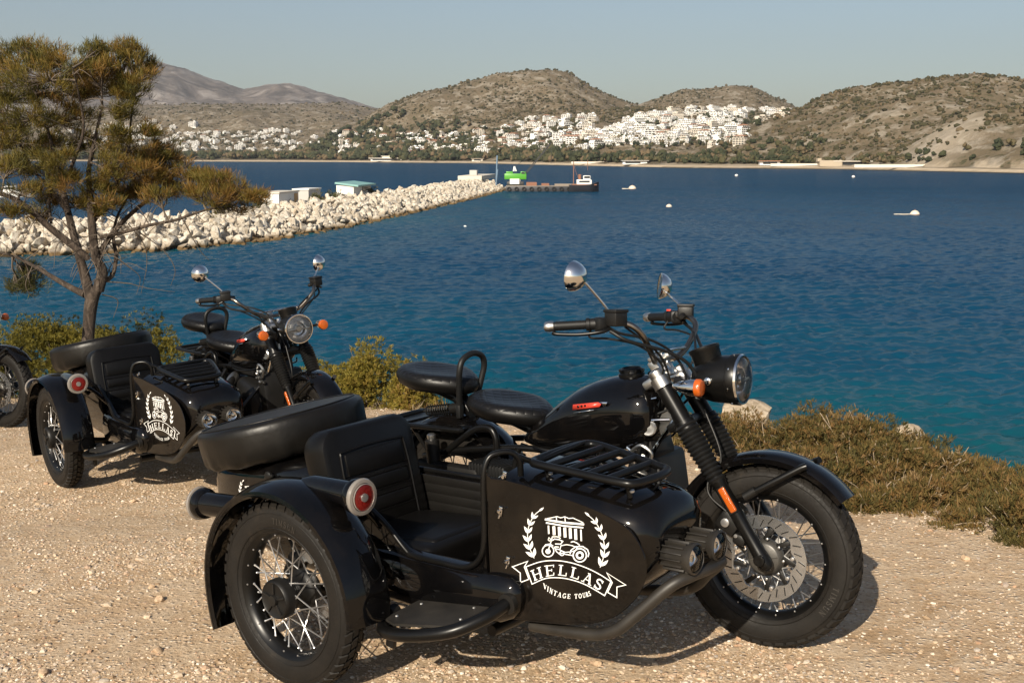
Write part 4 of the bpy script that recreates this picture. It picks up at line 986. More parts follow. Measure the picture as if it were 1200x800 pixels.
def rock_mat(name, a, b, c, sc=4, bm=(12, .5, .05)):
    t = NT(name); v = t.obj(); f = t.noise(v, sc, 6, .65, .4); g = t.noise(v, sc * 6, 4, .7)
    col = t.ramp(f, [(.32, a), (.52, b), (.7, c)]); col = t.mix(t.ramp(g, [(.35, (1, 1, 1)), (.5, (0, 0, 0))]), col, tuple(x * .7 for x in a))
    t.set(col, .92, 0, t.bump(t.noise(v, bm[0], 6, .7), bm[1], bm[2]), Specular_IOR_Level=.2); return t.mat
LIME = rock_mat('limestone', (.36, .27, .175), (.50, .405, .295), (.57, .48, .37), 3, (9, .6, .05))
for i, (u, v, Y, r, lab) in enumerate(((1068, 519, 7.4, (.15, .13, .13), 'pale pointed boulder rising out of the scrub on the right'),
                                      (876, 487, 8.3, (.30, .2, .115), 'pale rounded boulder half hidden behind the nearest headlight'),
                                      (865, 640, 5.6, (.05, .04, .035), 'fist sized pale stone on the gravel behind the nearest front wheel'))):
    o = boulder_mesh('boulder', 40 + i, LIME, 3, r); p = at(u, v, Y); p.z = min(p.z, 9); o.location = p
    if i == 2: o.location.z = float(GROUND(np.array([p.x]), np.array([p.y]))[0]) + .02
    o.rotation_euler = (.1, .05 * i, .6 * i); tag(o, lab, 'rock')
STN = rock_mat('field_stone', (.40, .27, .17), (.52, .38, .25), (.60, .48, .35), 20, (60, .5, .006))
for i, (u, v, s, lab) in enumerate(((178, 688, .020, 'small round cream stone on the gravel left of the nearest sidecar wheel'), (187, 703, .034, 'flat pinkish stone on the gravel left of the nearest sidecar wheel'), (185, 763, .030, 'brown angular stone near the bottom left of the gravel'),
                                    (157, 588, .026, 'dark stone lying alone between the two nearest outfits'), (52, 790, .030, 'brown stone at the bottom left corner of the gravel'), (222, 632, .018, 'little dark stone beside the nearest rear marker lamp'), (1132, 655, .03, 'grey stone under the scrub at the right edge'), (700, 778, .022, 'cream stone below the nearest guard bar'))):
    g0 = atz(u, v, 0); 
    for _ in range(12): g0 = atz(u, v, float(GROUND(np.array([g0.x]), np.array([g0.y]))[0]))
    o = boulder_mesh('stone', 70 + i, STN, 2, (s, s * .75, s * .6)); o.location = g0 + Vector((0, 0, s * .2)); o.rotation_euler = (0, 0, i * 1.3); tag(o, lab, 'stone')

# ------------------------------------------------------------------ needles, leaves and twigs
def blades(P, D, L, Wd, tint, rng, bend=.25):
    """thin two-triangle blades; P base (n,3), D unit direction (n,3)"""
    n = len(P); r = rng.normal(size=(n, 3)); S = np.cross(D, r); S /= np.linalg.norm(S, axis=1)[:, None] + 1e-9
    K = np.cross(S, D); mid = P + D * (L * .5)[:, None] + K * (L * bend * rng.uniform(-.5, .5, n))[:, None]; tip = P + D * L[:, None]
    V = np.stack([P, mid - S * Wd[:, None] / 2, mid + S * Wd[:, None] / 2, tip], 1); b = np.arange(n) * 4
    F = np.concatenate([np.stack([b, b + 1, b + 2], 1), np.stack([b + 1, b + 3, b + 2], 1)]); return V.reshape(-1, 3), F, np.concatenate([tint, tint])
def unit(v): return v / (np.linalg.norm(v, axis=-1, keepdims=True) + 1e-9)
def tufts(C, axis, nb, L, wd, spread, tint, rng):
    """needle tufts at C pointing along axis"""
    n = len(C); P = np.repeat(C, nb, 0); D = unit(np.repeat(axis, nb, 0) + spread * rng.normal(size=(n * nb, 3)))
    ln = np.repeat(L, nb) * rng.uniform(.6, 1.1, n * nb); P = P + rng.normal(size=P.shape) * (np.repeat(L, nb) * .12)[:, None]
    tt = np.clip(np.repeat(tint, nb) + rng.uniform(-.08, .08, n * nb), 0, 1); return blades(P, D, ln, np.full(n * nb, wd) * rng.uniform(.7, 1.3, n * nb), tt, rng)
PINE = tint_mat('pine_needles', [(0, (.04, .04, .013)), (.25, (.095, .086, .019)), (.5, (.160, .122, .024)), (.75, (.20, .110, .025)), (1, (.22, .125, .045))], .6, None, None, .25)
BUSHM = tint_mat('bush_needles', [(0, (.06, .056, .012)), (.3, (.155, .134, .022)), (.6, (.24, .19, .032)), (.85, (.28, .19, .042)), (1, (.27, .155, .06))], .6, None, None, .28)
SCRUB = tint_mat('scrub_leaves', [(0, (.04, .038, .013)), (.3, (.085, .072, .021)), (.55, (.145, .098, .030)), (.75, (.18, .098, .032)), (.9, (.24, .165, .08)), (1, (.34, .27, .17))], .75, None, None, .2)
def bark_mat():
    t = NT('pine_bark'); v = t.obj((1, 1, .35)); f = t.noise(v, 16, 8, .75, .9)
    t.set(t.ramp(f, [(.3, (.020, .014, .010)), (.5, (.060, .042, .030)), (.70, (.17, .13, .098))]), .9, 0, t.bump(f, 1.0, .06)); return t.mat
BARK = bark_mat(); DEADW = simple('bleached_stem', (.30, .23, .155), .9, 0, None, .35); TWIG = simple('dry_twig', (.115, .09, .068), .9, 0, None, .3)
def grow(m, p, d, L, r, lev, rng, tips, curl=.35, up=.1):
    """a wandering limb with side shoots; collects tips"""
    pts = [Vector(p)]; d = Vector(d).normalized(); n = 5
    for k in range(n):
        d = (d + Vector((rng.gauss(0, curl * .4), rng.gauss(0, curl * .4), rng.gauss(0, curl * .3) + up * .25))).normalized(); pts.append(pts[-1] + d * L / n)
        if lev > 0 and k >= 1:
            for _ in range(2 if lev > 1 else 2):
                if rng.random() < .75:
                    dd = (d + Vector((rng.gauss(0, .7), rng.gauss(0, .7), rng.gauss(.1, .5)))).normalized(); grow(m, pts[-1], dd, L * rng.uniform(.35, .6), r * .5, lev - 1, rng, tips, curl, up)
        if k >= 2: tips.append((pts[-1].copy(), d.copy()))
    m.tube(pts, [r, r * .35], 6 if r > .012 else 4, sub=2, cap=False)
# ------------------------------------------------------------------ the pine
def pine():
    Y = 11.6; root = empty('pine_tree', (0, 0, 0)); rng = random.Random(12); nr = np.random.default_rng(12); base = at(103, 470, Y)
    base.z = float(GROUND(np.array([base.x]), np.array([base.y]))[0]) - .05
    q = lambda u, v, dy=0: at(u, v, Y + dy)
    m = MB(); b0 = q(102, 430)
    m.tube([base, b0, q(104, 385), q(107, 355), q(113, 338)], [.082, .067, .060, .066, .056], 14, sub=5)
    main = [([(107, 352), (100, 325), (93, 300), (83, 262), (74, 225), (66, 190), (55, 150), (42, 110)], [.058, .045, .034, .02, .010], .1),
            ([(115, 340), (120, 318), (112, 300), (108, 265), (106, 235), (104, 200), (112, 160), (120, 125)], [.060, .048, .038, .022, .010], -.1),
            ([(104, 303), (88, 290), (60, 268), (38, 248), (15, 232), (-15, 222), (-45, 200)], [.035, .036, .03, .02, .010], -.35),
            ([(100, 345), (85, 338), (62, 325), (40, 312), (15, 300), (-20, 292)], [.040, .030, .022, .014, .006], .4),
            ([(115, 300), (126, 282), (142, 262), (160, 245), (185, 225), (205, 205), (225, 190)], [.030, .027, .020, .014, .006], .2),
            ([(118, 278), (145, 272), (175, 264), (205, 258), (235, 248), (262, 240), (290, 228)], [.020, .018, .014, .010, .005], -.3),
            ([(121, 330), (132, 322), (136, 300), (133, 280), (137, 255), (150, 230), (160, 205)], [.026, .020, .016, .012, .006], .35),
            ([(108, 262), (122, 240), (138, 215), (150, 180), (153, 145), (158, 110)], [.026, .022, .018, .012, .006], .3),
            ([(80, 250), (62, 225), (40, 200), (22, 165), (8, 130)], [.024, .018, .014, .010, .006], .45),
            ([(72, 220), (88, 185), (98, 150), (92, 110), (85, 80)], [.022, .017, .013, .009, .005], -.45),
            ([(60, 262), (58, 240), (60, 215), (52, 190)], [.014, .012, .010, .006], .2)]
    sk = []
    for P, r, dy in main:
        n = len(P); pts = [q(u, v, dy * i / (n - 1)) for i, (u, v) in enumerate(P)]; m.tube(pts, r, 9, sub=5); sk += smooth_path(pts, 4)
    m.build('trunk', [BARK], root, 60)
    # foliage pads: (u, v, half width px, half height px, depth offset, brownness)
    pads = [(18, 72, 36, 26, 0, .35), (50, 66, 34, 22, .2, .45), (78, 78, 26, 20, -.2, .5), (35, 95, 45, 26, -.4, .4), (72, 110, 36, 24, .4, .45), (10, 110, 40, 30, .3, .35), (30, 140, 45, 26, -.3, .4), (85, 140, 25, 22, .1, .5), (5, 165, 45, 28, .2, .35), (45, 172, 36, 20, .3, .45),
            (132, 68, 26, 18, .2, .6), (155, 66, 20, 16, .3, .6), (118, 86, 28, 20, -.1, .65), (148, 88, 32, 20, .1, .7), (168, 84, 14, 16, .4, .65), (128, 108, 30, 18, .3, .6), (155, 112, 18, 22, 0, .45), (100, 105, 22, 22, .4, .6), (138, 132, 20, 14, 0, .4),
            (150, 178, 34, 20, .1, .45), (180, 182, 30, 18, .2, .7), (200, 192, 24, 16, .3, .75), (130, 200, 28, 22, -.2, .45), (165, 205, 34, 18, -.1, .6), (190, 212, 26, 14, .1, .65), (112, 225, 18, 16, -.1, .45), (222, 205, 20, 14, .2, .7), (146, 222, 24, 10, .3, .5),
            (258, 212, 22, 12, -.2, .65), (278, 226, 22, 12, -.2, .7), (250, 232, 26, 14, -.3, .5), (300, 234, 14, 9, -.3, .7), (268, 246, 22, 9, -.1, .45), (236, 222, 16, 14, -.2, .6),
            (60, 205, 20, 12, .2, .5), (20, 200, 26, 14, .3, .4), (82, 215, 18, 14, -.2, .6), (28, 318, 16, 9, .5, .1), (38, 335, 14, 12, .5, .12), (20, 338, 10, 11, .5, .1), (118, 247, 10, 6, 0, .5), (70, 188, 24, 14, -.3, .45), (95, 168, 20, 16, .2, .5), (62, 235, 16, 8, .2, .55), (30, 225, 22, 9, -.2, .5), (95, 240, 12, 8, .2, .6), (140, 160, 20, 10, -.3, .4), (8, 195, 22, 14, -.2, .4), (175, 155, 12, 8, .1, .6), (112, 60, 10, 8, 0, .5), (215, 228, 20, 8, .1, .6), (185, 232, 16, 7, -.2, .55), (50, 255, 14, 6, .3, .5), (12, 250, 16, 7, -.3, .5), (165, 228, 14, 8, .3, .6), (128, 238, 12, 7, -.2, .55)]
    C = []; A = []; TT = []; tw = MB()
    SK = np.array([p[:] for p in sk])
    for u, v, hw, hh, dy, br in pads:
        c = np.array(q(u, v, dy)[:]); s = Y / FPX; R = np.array([hw * s, max(hw, hh) * s * .9, hh * s]); nc = int(8 + hw * hh * .019)
        j = np.argmin(((SK - c) ** 2).sum(1)); a = Vector(SK[j]); hub = a.lerp(Vector(c), .55)
        tw.tube([a, a.lerp(hub, .5) + Vector(nr.normal(size=3) * .015), hub], [.012, .008], 6, sub=4, cap=False)
        for k in range(nc):
            d = unit(nr.normal(size=3)); d[2] = d[2] * .75 + .1; e = c + d * R * nr.uniform(.45, 1.05); dirn = unit(e - np.array(hub[:])); rad_ = nr.uniform(.045, .10)
            mid = hub.lerp(Vector(e), .5) + Vector(nr.normal(size=3) * .018); tw.tube([hub, mid, Vector(e)], [.007, .003], 5, sub=4, cap=False)
            n = nr.integers(8, 14); p = e + unit(nr.normal(size=(n, 3))) * rad_ * (nr.random(n) ** .5)[:, None] * np.array([1.2, 1.2, .8])
            for w__ in range(3):
                tw.tube([mid.lerp(Vector(e), .5 + .5 * rng.random()), Vector(p[nr.integers(n)])], .0022, 4, sub=1, cap=False)
            C.append(p); A.append(unit(dirn * .55 + np.array([0, 0, .75]) + nr.normal(size=(n, 3)) * .22)); TT.append(np.clip(br * .95 + nr.normal() * .17 + nr.normal(size=n) * .08, 0, 1))
    # bare hanging twigs inside the crown
    for k in range(230):
        p0 = Vector(SK[nr.integers(len(SK))])
        if p0.z < CZ - 1.25: continue
        d = Vector((rng.gauss(0, .5), rng.gauss(0, .5), rng.gauss(.05, .4))); L = rng.uniform(.15, .5); tw.tube([p0, p0 + d * L * .5 + Vector((0, 0, .03)), p0 + d * L + Vector((rng.gauss(0, .05), 0, -.05))], [.006, .002], 4, sub=4, cap=False)
    for P in ([(125, 330), (150, 332), (175, 338), (205, 342)], [(134, 300), (150, 312), (164, 325), (160, 345)], [(160, 270), (190, 292), (205, 315), (200, 335)], [(215, 258), (232, 290), (245, 305)], [(120, 345), (138, 352), (132, 375)], [(38, 312), (30, 335), (42, 352)], [(150, 262), (168, 285), (172, 310), (165, 345)]):
        tw.tube([q(u, v, .1 * i) for i, (u, v) in enumerate(P)], [.007, .002], 5, sub=5, cap=False)
    tw.build('twigs', [TWIG], root, 0, fix=False)
    C = np.concatenate(C); A = np.concatenate(A); TT = np.concatenate(TT)
    C3, A3, T3 = C, A, TT
    V, F, T = tufts(C3, A3, 9, np.full(len(C3), .105), .0050, .42, T3, nr)
    np_mesh('crown', V, F, PINE, {'tint': ('FACE', T)}, root)
    tag(root, 'wind shaped pine tree with browning crown on the left by the water', 'tree'); return root
pine()
# ------------------------------------------------------------------ bushes and scrub
def bush(name, c, R, nt, L, wd, mat, seed, label, cat, lo=0., hi=1., nb=10, up=.5, spread=.6, lumps=9, group=None, twigs=14, tmat=None):
    nr = np.random.default_rng(seed); rng = random.Random(seed); root = empty(name, c); R = np.array(R)
    lc = unit(nr.normal(size=(lumps, 3))) * .62; lc[:, 2] = np.abs(lc[:, 2]); lr = nr.uniform(.30, .52, lumps)
    k = nr.integers(lumps, size=nt); d = unit(nr.normal(size=(nt, 3))); d[:, 2] = np.where(d[:, 2] < -.3, -d[:, 2], d[:, 2])
    p = (lc[k] + d * lr[k][:, None] * (nr.random(nt) ** .4)[:, None]) * R; p[:, 2] = np.maximum(p[:, 2], .02 * R[2])
    ax = unit(d * .7 + np.array([0, 0, up]) + nr.normal(size=(nt, 3)) * .3)
    hue = nr.uniform(-.15, .15, lumps)
    tt = np.clip(lo + (hi - lo) * (nr.random(nt) * .6 + .2) + hue[k], 0, 1)
    V, F, T = tufts(p, ax, nb, np.full(nt, L), wd, spread, tt, nr); np_mesh('foliage', V, F, mat, {'tint': ('FACE', T)}, root)
    m = MB()
    for j in range(twigs):
        e = Vector(p[nr.integers(nt)]); m.tube([(nr.normal() * .06 * R[0], nr.normal() * .06 * R[1], -.08), e * .55 + Vector(nr.normal(size=3) * .05), e * (1.03 + (.10 * rng.random() if tmat else 0)) + Vector(nr.normal(size=3) * .02)], [.010 * max(.4, R[2]), .0022], 5, sub=4, cap=False)
    m.build('branches', [tmat or TWIG], root, 0, fix=False)
    if label: tag(root, label, cat, group)
    return root
def onground(u, v, Y):
    p = at(u, v, Y); p.z = float(GROUND(np.array([p.x]), np.array([p.y]))[0]); return p
bush('pine_bush', at(440, 505, 10.2), (.50, .46, .80), 3705, .042, .0072, BUSHM, 3, 'yellow green bush behind the black pillion seat in the middle', 'bush', .15, .85, 12, lumps=15)
bush('pine_bush', at(396, 505, 10.6), (.46, .4, .74), 2280, .042, .0072, BUSHM, 13, 'yellow green bush touching the second headlight from behind', 'bush', .15, .8, 12, lumps=15)
bush('pine_bush', at(486, 505, 9.9), (.26, .26, .66), 1197, .042, .0072, BUSHM, 23, 'small tan bush below the black pillion seat', 'bush', .3, .95, 12, lumps=15)
bush('pine_bush', at(62, 455, 12.6), (.90, .6, .78), 3705, .042, .0072, BUSHM, 4, 'dense olive bush left of the pine trunk', 'bush', .0, .62, 12, lumps=15)
bush('pine_bush', at(160, 452, 12.2), (.66, .45, .78), 2850, .042, .0072, BUSHM, 5, 'olive bush right of the pine trunk', 'bush', .0, .7, 12, lumps=15)
bush('pine_bush', at(112, 448, 13.0), (.55, .4, .70), 1710, .042, .0072, BUSHM, 6, 'small olive bush right behind the pine trunk', 'bush', .0, .6, 12, lumps=15)
bush('pine_bush', at(18, 462, 12.9), (.36, .30, .62), 1425, .042, .0072, BUSHM, 8, 'dark low bush behind the leftmost front wheel', 'bush', .0, .5, 12, lumps=12)
# low scrub hanging over the cliff edge on the right
GS = 'low scrub along the cliff edge'
sp = [(850, 552, 7.6, .42, .36), (905, 545, 7.4, .40, .36), (960, 545, 7.2, .42, .36), (1010, 560, 6.9, .40, .33), (880, 590, 6.6, .34, .26), (935, 595, 6.4, .34, .28), (985, 600, 6.2, .32, .28), (1040, 592, 6.3, .36, .30), (1085, 588, 6.5, .36, .28), (1020, 622, 5.75, .24, .20), (1065, 625, 5.75, .28, .24), (1115, 622, 5.8, .34, .27),
      (1150, 612, 6.0, .36, .27), (1110, 652, 5.35, .22, .15), (1160, 650, 5.35, .28, .23), (1200, 640, 5.5, .34, .28), (1240, 650, 5.2, .36, .28), (1190, 668, 5.05, .20, .14), (820, 545, 8.0, .40, .34), (1060, 560, 7.2, .36, .27), (1130, 585, 6.8, .36, .25), (1190, 612, 6.3, .36, .25), (780, 540, 8.4, .40, .30)]
WHERE = ['behind the nearest front fork', 'above the nearest front fender', 'just left of the pointed boulder', 'in front of the pointed boulder', 'behind the nearest front wheel', 'over the top of the nearest tyre', 'right of the nearest front fender tip', 'below the pointed boulder', 'right of the pointed boulder', 'at the gravel edge right of the nearest tyre',
         'with pale dead stems at the gravel edge', 'with long bare stems on the right slope', 'on the right slope against the water', 'low on the gravel at the right', 'greener, near the right edge', 'at the right edge of view', 'cut by the right edge of view', 'lowest on the gravel at the right edge', 'behind the nearest handlebar stem', 'around the pointed boulder base', 'behind, on the slope right of the boulder', 'top of slope by the right edge', 'behind the nearest fuel tank']
for i, (u, v, Y, r, h) in enumerate(sp):
    c = at(u, v, Y); c.z -= .02
    bush('scrub', c, (r * 1.12, r, h * 1.28), 1650, .040, .0056, SCRUB, 100 + i, 'brown and olive low scrub ' + WHERE[i], 'shrub', .05 if i % 3 else .0, 1.0 if i < 12 else .85, 8, .8, .5, 11, GS, 64, DEADW)
def ground_cover():
    nr = np.random.default_rng(55); n = 5200; X = nr.uniform(-1.5, 6, n * 6); Y = nr.uniform(3.5, 11, n * 6); d = edge_dist(X, Y); k = (d > -.12) & (d < 2.2); X, Y = X[k][:n], Y[k][:n]
    P = np.stack([X, Y, GROUND(X, Y) - .01], 1); m = len(P); ax = unit(np.stack([nr.normal(size=m) * .35, nr.normal(size=m) * .35, np.ones(m)], 1))
    V, F, T = tufts(P, ax, 8, nr.uniform(.05, .13, m), .0055, .45, nr.uniform(.25, 1, m), nr); return np_mesh('dry_grass', V, F, SCRUB, {'tint': ('FACE', T)})
tag(ground_cover(), kind='stuff')
# ------------------------------------------------------------------ sea
def water_mat():
    t = NT('sea_water'); c = t.n('ShaderNodeTexCoord'); g = t.n('ShaderNodeNewGeometry')
    def mapped(sx, sy, rz=0):
        m = t.n('ShaderNodeMapping'); m.inputs['Scale'].default_value = (sx, sy, 1); m.inputs['Rotation'].default_value = (0, 0, rz); t.l(c.outputs['Object'], m.inputs[0]); return m.outputs[0]
    w1 = t.noise(mapped(2.2, 2.6, .25), 1.0, 6, .62, .6); w2 = t.noise(mapped(.36, .30, .1), 1.0, 5, .6, .4); w3 = t.noise(mapped(.030, .055, .3), 1.0, 4, .55)
    h = t.math('ADD', t.math('MULTIPLY', w1, 1.0), t.math('MULTIPLY', w2, 2.2))
    sh = t.n('ShaderNodeAttribute', attribute_name='shallow')
    patch = t.noise(mapped(.011, .03, .15), 1.0, 5, .6, .5)
    f = t.math('ADD', sh.outputs['Fac'], t.math('MULTIPLY', t.math('SUBTRACT', patch, .5), .55))
    col = t.ramp(f, [(.02, (.003, .040, .092)), (.26, (.003, .056, .098)), (.48, (.0045, .080, .090)), (.8, (.008, .118, .108)), (1, (.035, .14, .115))])
    col = t.mix(t.ramp(w3, [(.35, (0,) * 3), (.7, (.6,) * 3)]), col, (.003, .028, .066))
    fa = t.n('ShaderNodeAttribute', attribute_name='unresolved')
    nrm = t.bump(t.math('MULTIPLY', h, t.math('ADD', .05, t.math('MULTIPLY', fa.outputs['Fac'], .95))), 1.0, .45)
    df = t.n('ShaderNodeBsdfDiffuse'); t.l(col, df.inputs['Color'])
    gl = t.n('ShaderNodeBsdfGlossy'); gl.inputs['Roughness'].default_value = .12; t.l(nrm, gl.inputs['Normal'])
    fr = t.n('ShaderNodeFresnel'); fr.inputs['IOR'].default_value = 1.333; t.l(nrm, fr.inputs['Normal'])
    mx = t.n('ShaderNodeMixShader'); t.l(t.math('MULTIPLY', t.math('SUBTRACT', 1.0, t.math('EXPONENT', t.math('MULTIPLY', fr.outputs[0], -1.15))), .56), mx.inputs[0]); t.l(df.outputs[0], mx.inputs[1]); t.l(gl.outputs[0], mx.inputs[2]); t.l(mx.outputs[0], t.out.inputs[0]); return t.mat
def shore_d(u):
    """distance (along y) of the far shore for photo column u"""
    row = np.interp(u, [-400, 0, 230, 400, 560, 700, 800, 980, 1100, 1200, 1600], [188.4, 188.6, 189.0, 189.6, 191, 194, 196, 197.5, 200, 202, 212])
    return 10.0 * FPX / (row - HOR)
BWL = [(-260, 303), (-120, 302), (0, 300), (100, 298), (200, 294), (300, 284), (400, 267), (480, 250), (560, 231), (594, 221.5)]   # waterline of the mole in the photo
BW = np.array([[*atz(u, v, SEA)[:2]] for u, v in BWL])
def poly_dist(x, y, P):
    best = np.full(np.shape(x), 1e9)
    for (ax, ay), (bx, by) in zip(P[:-1], P[1:]):
        dx, dy = bx - ax, by - ay; t = np.clip(((x - ax) * dx + (y - ay) * dy) / (dx * dx + dy * dy), 0, 1); best = np.minimum(best, np.hypot(x - ax - t * dx, y - ay - t * dy))
    return best
def sea():
    gx = axis(-9000, 9000, -90, 120, 3, 900); gy = axis(-400, 9000, 8, 190, 3, 900); X, Y = np.meshgrid(gx, gy); d = edge_dist(X, Y)
    s = np.clip(1.02 - d / 62, 0, 1) * .95; s = np.maximum(s, np.clip(.46 - d / 210, 0, 1)); s = np.maximum(s, np.clip(.95 - poly_dist(X, Y, BW) / 13, 0, 1) * .9); s = np.maximum(s, np.clip(.45 - poly_dist(X, Y, BW) / 110, 0, 1) * .8)
    def quads(nx, ny, off=0):
        i = np.arange((ny - 1) * (nx - 1)); r, c = i // (nx - 1), i % (nx - 1); a = r * nx + c + off; return np.stack([a, a + 1, a + nx + 1, a + nx], 1)
    def shal(X, Y):
        d = edge_dist(X, Y); s = np.clip(1.02 - d / 62, 0, 1) * .95; s = np.maximum(s, np.clip(.46 - d / 210, 0, 1)); q = poly_dist(X, Y, BW)
        return np.maximum(np.maximum(s, np.clip(.55 - q / 9, 0, 1) * .8), np.clip(.26 - q / 130, 0, 1))
    # choppy water in front of the cliff: a finer sheet with real waves, on the wide flat one
    ys = np.geomspace(17, 430, 860); us = np.linspace(-90, 1290, 640); U, Yw = np.meshgrid(us, ys); Xw = (U - 600) / FPX * Yw; dY = Yw * .0038
    rng = np.random.default_rng(2); H = np.zeros(Xw.shape); gust = .65 + .7 * fbm(Xw / 14, Yw / 22, 3, 61)
    for k in range(60):
        lam = .32 * (2.9 / .32) ** rng.random(); th = rng.normal(-1.3, .6); kx, ky = 2 * np.pi / lam * np.cos(th), 2 * np.pi / lam * np.sin(th)
        wob = 1.3 * fbm(Xw / (lam * 3.5) + k * 7, Yw / (lam * 3.5), 2, 70 + k); ph = kx * Xw + ky * Yw + rng.uniform(0, 6.28) + 3.6 * wob
        amp = (.0100 if lam < 1.4 else .0074) * lam ** .92 * np.clip((lam / (dY * 1.6)) - .45, 0, 1); sn = np.sin(ph); H += amp * (sn + .35 * np.cos(2 * ph))
    H *= gust; fade = np.clip((430 - Yw) / 60, 0, 1) * np.clip((U + 90) / 40, 0, 1) * np.clip((1290 - U) / 40, 0, 1)
    Zw = SEA + H * fade - .42 * (1 - fade); n0 = X.size
    V = np.concatenate([np.stack([X, Y, X * 0 + SEA - .45], -1).reshape(-1, 3), np.stack([Xw, Yw, Zw], -1).reshape(-1, 3)]); F = np.concatenate([quads(len(gx), len(gy)), quads(640, 860, n0)])
    return np_mesh('sea', V, F, water_mat(), {'shallow': ('POINT', np.concatenate([s.ravel(), shal(Xw, Yw).ravel()])), 'unresolved': ('POINT', np.concatenate([np.ones(X.size), np.clip((Yw - 120) / 240, 0, 1).ravel() ** 1.3]))}, smooth=True)
tag(sea(), kind='structure')

# ------------------------------------------------------------------ far shore and hills: one terrain sheet
SKY = dict(
    right=(1330, [(790, 190), (820, 176), (850, 161), (880, 144), (930, 128), (960, 113), (985, 106), (1020, 101), (1060, 97), (1110, 92.5), (1130, 90.5), (1160, 93), (1200, 98), (1300, 108), (1500, 130), (1700, 150)]),
    quarry=(980, [(1000, 192), (1030, 182), (1060, 171), (1100, 152), (1130, 142), (1165, 137), (1200, 136), (1260, 130), (1400, 140), (1700, 150)]),
    dome=(2500, [(330, 190), (380, 168), (420, 147), (440, 132), (480, 116), (540, 101), (570, 93), (600, 87.5), (640, 85), (662, 88), (690, 104), (720, 117), (760, 129), (800, 150), (860, 182)]),
    back=(2950, [(700, 135), (740, 125), (760, 118), (800, 107.5), (850, 104), (880, 106), (905, 116), (925, 126), (945, 142), (990, 185)]),
    town=(2150, [(430, 180), (480, 172), (560, 158), (640, 144), (700, 132), (740, 128), (800, 130), (860, 132), (915, 132), (935, 140), (960, 178)]),
    foot=(4300, [(-300, 150), (-100, 140), (60, 132), (150, 126), (250, 124), (330, 125), (400, 122), (440, 128), (500, 140), (600, 180)]),
    far=(9000, [(-400, 40), (-150, 52), (0, 82), (100, 88), (150, 84), (185, 76), (215, 80), (250, 93), (292, 107), (320, 102), (345, 101), (400, 116), (440, 127), (500, 142), (640, 175)]))
START = dict(right=1.06, quarry=1.03, dome=.76, back=.8, town=.6, foot=.62, far=.55)
def TERR(u, d):
    """terrain height above the sea, photo column u (direction) and distance d"""
    u = np.asarray(u, float); d = np.asarray(d, float); X = (u - 600) / FPX * d; s = shore_d(u); past = d - s
    base = np.where(past > 0, 1.2 + np.minimum(past, 60) * .05 + np.maximum(past - 60, 0) * .012, past * .02); h = base
    for nm, (dc, sk) in SKY.items():
        us = [p[0] for p in sk]; row = np.interp(u, us, [p[1] for p in sk], left=HOR + 90, right=HOR + 90)
        top = np.maximum(0, (HOR - row) * dc / FPX + 10.0); d0 = np.minimum(np.maximum(s * (1.01 if nm in ('right', 'quarry') else 1.0) + 20, START[nm] * dc if nm not in ('right', 'quarry') else s * START[nm]), dc - 30)
        t = np.clip((d - d0) / (dc - d0), 0, 1); rise = (t * t * (3 - 2 * t)) * .45 + t * .55
        if nm == 'quarry': rise = np.clip(t * 1.5, 0, 1) ** .75
        fall = np.clip(1 - (d - dc) / (.35 * dc), 0, 1); q = dc / 2000.
        n = (fbm(X / (150 * q), d / (170 * q), 5, ord(nm[0]) % 7 + len(nm)) - .48) * top * .42 * np.sin(np.pi * np.minimum(t, 1)) + (fbm(X / (26 * q), d / (30 * q), 4, 17) - .47) * np.minimum(10 * q, top * .10)
        h = np.maximum(h, np.where((t > .002) & (top > 1), top * np.where(d <= dc, rise, fall) + n * np.where(d <= dc, 1, fall), -60))
    return h
def hill_mat():
    t = NT('dry_hillside'); v = t.obj(); g = t.n('ShaderNodeNewGeometry')
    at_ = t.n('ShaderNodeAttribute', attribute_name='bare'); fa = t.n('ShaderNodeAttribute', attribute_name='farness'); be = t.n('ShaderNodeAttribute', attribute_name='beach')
    big = t.noise(v, .006, 6, .6, .5); mid = t.noise(v, .040, 7, .7, .4); sm = t.noise(v, .16, 3, .6)
    c = t.ramp(big, [(.35, (.128, .099, .063)), (.5, (.168, .130, .085)), (.62, (.132, .104, .065)), (.75, (.205, .140, .092))])
    c = t.mix(t.ramp(mid, [(.50, (0,) * 3), (.60, (.9,) * 3)]), c, (.29, .25, .195))
    f1 = t.ramp(sm, [(.54, (0,) * 3), (.60, (1,) * 3)]); f2 = t.ramp(mid, [(.38, (1,) * 3), (.58, (.25,) * 3)])
    c = t.mix(t.math('MULTIPLY', t.math('MULTIPLY', f1, f2), t.math('SUBTRACT', 1.0, at_.outputs['Fac'])), c, (.052, .053, .025))
    c = t.mix(t.math('MULTIPLY', at_.outputs['Fac'], t.ramp(mid, [(.3, (.55,) * 3), (.6, (1,) * 3)])), c, (.47, .40, .31))
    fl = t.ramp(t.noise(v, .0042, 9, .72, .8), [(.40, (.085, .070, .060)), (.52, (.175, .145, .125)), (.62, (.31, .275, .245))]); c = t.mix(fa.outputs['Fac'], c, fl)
    c = t.mix(be.outputs['Fac'], c, (.52, .42, .30))
    t.set(c, .95, 0, t.bump(mid, .5, 9), Specular_IOR_Level=.1); return t.mat
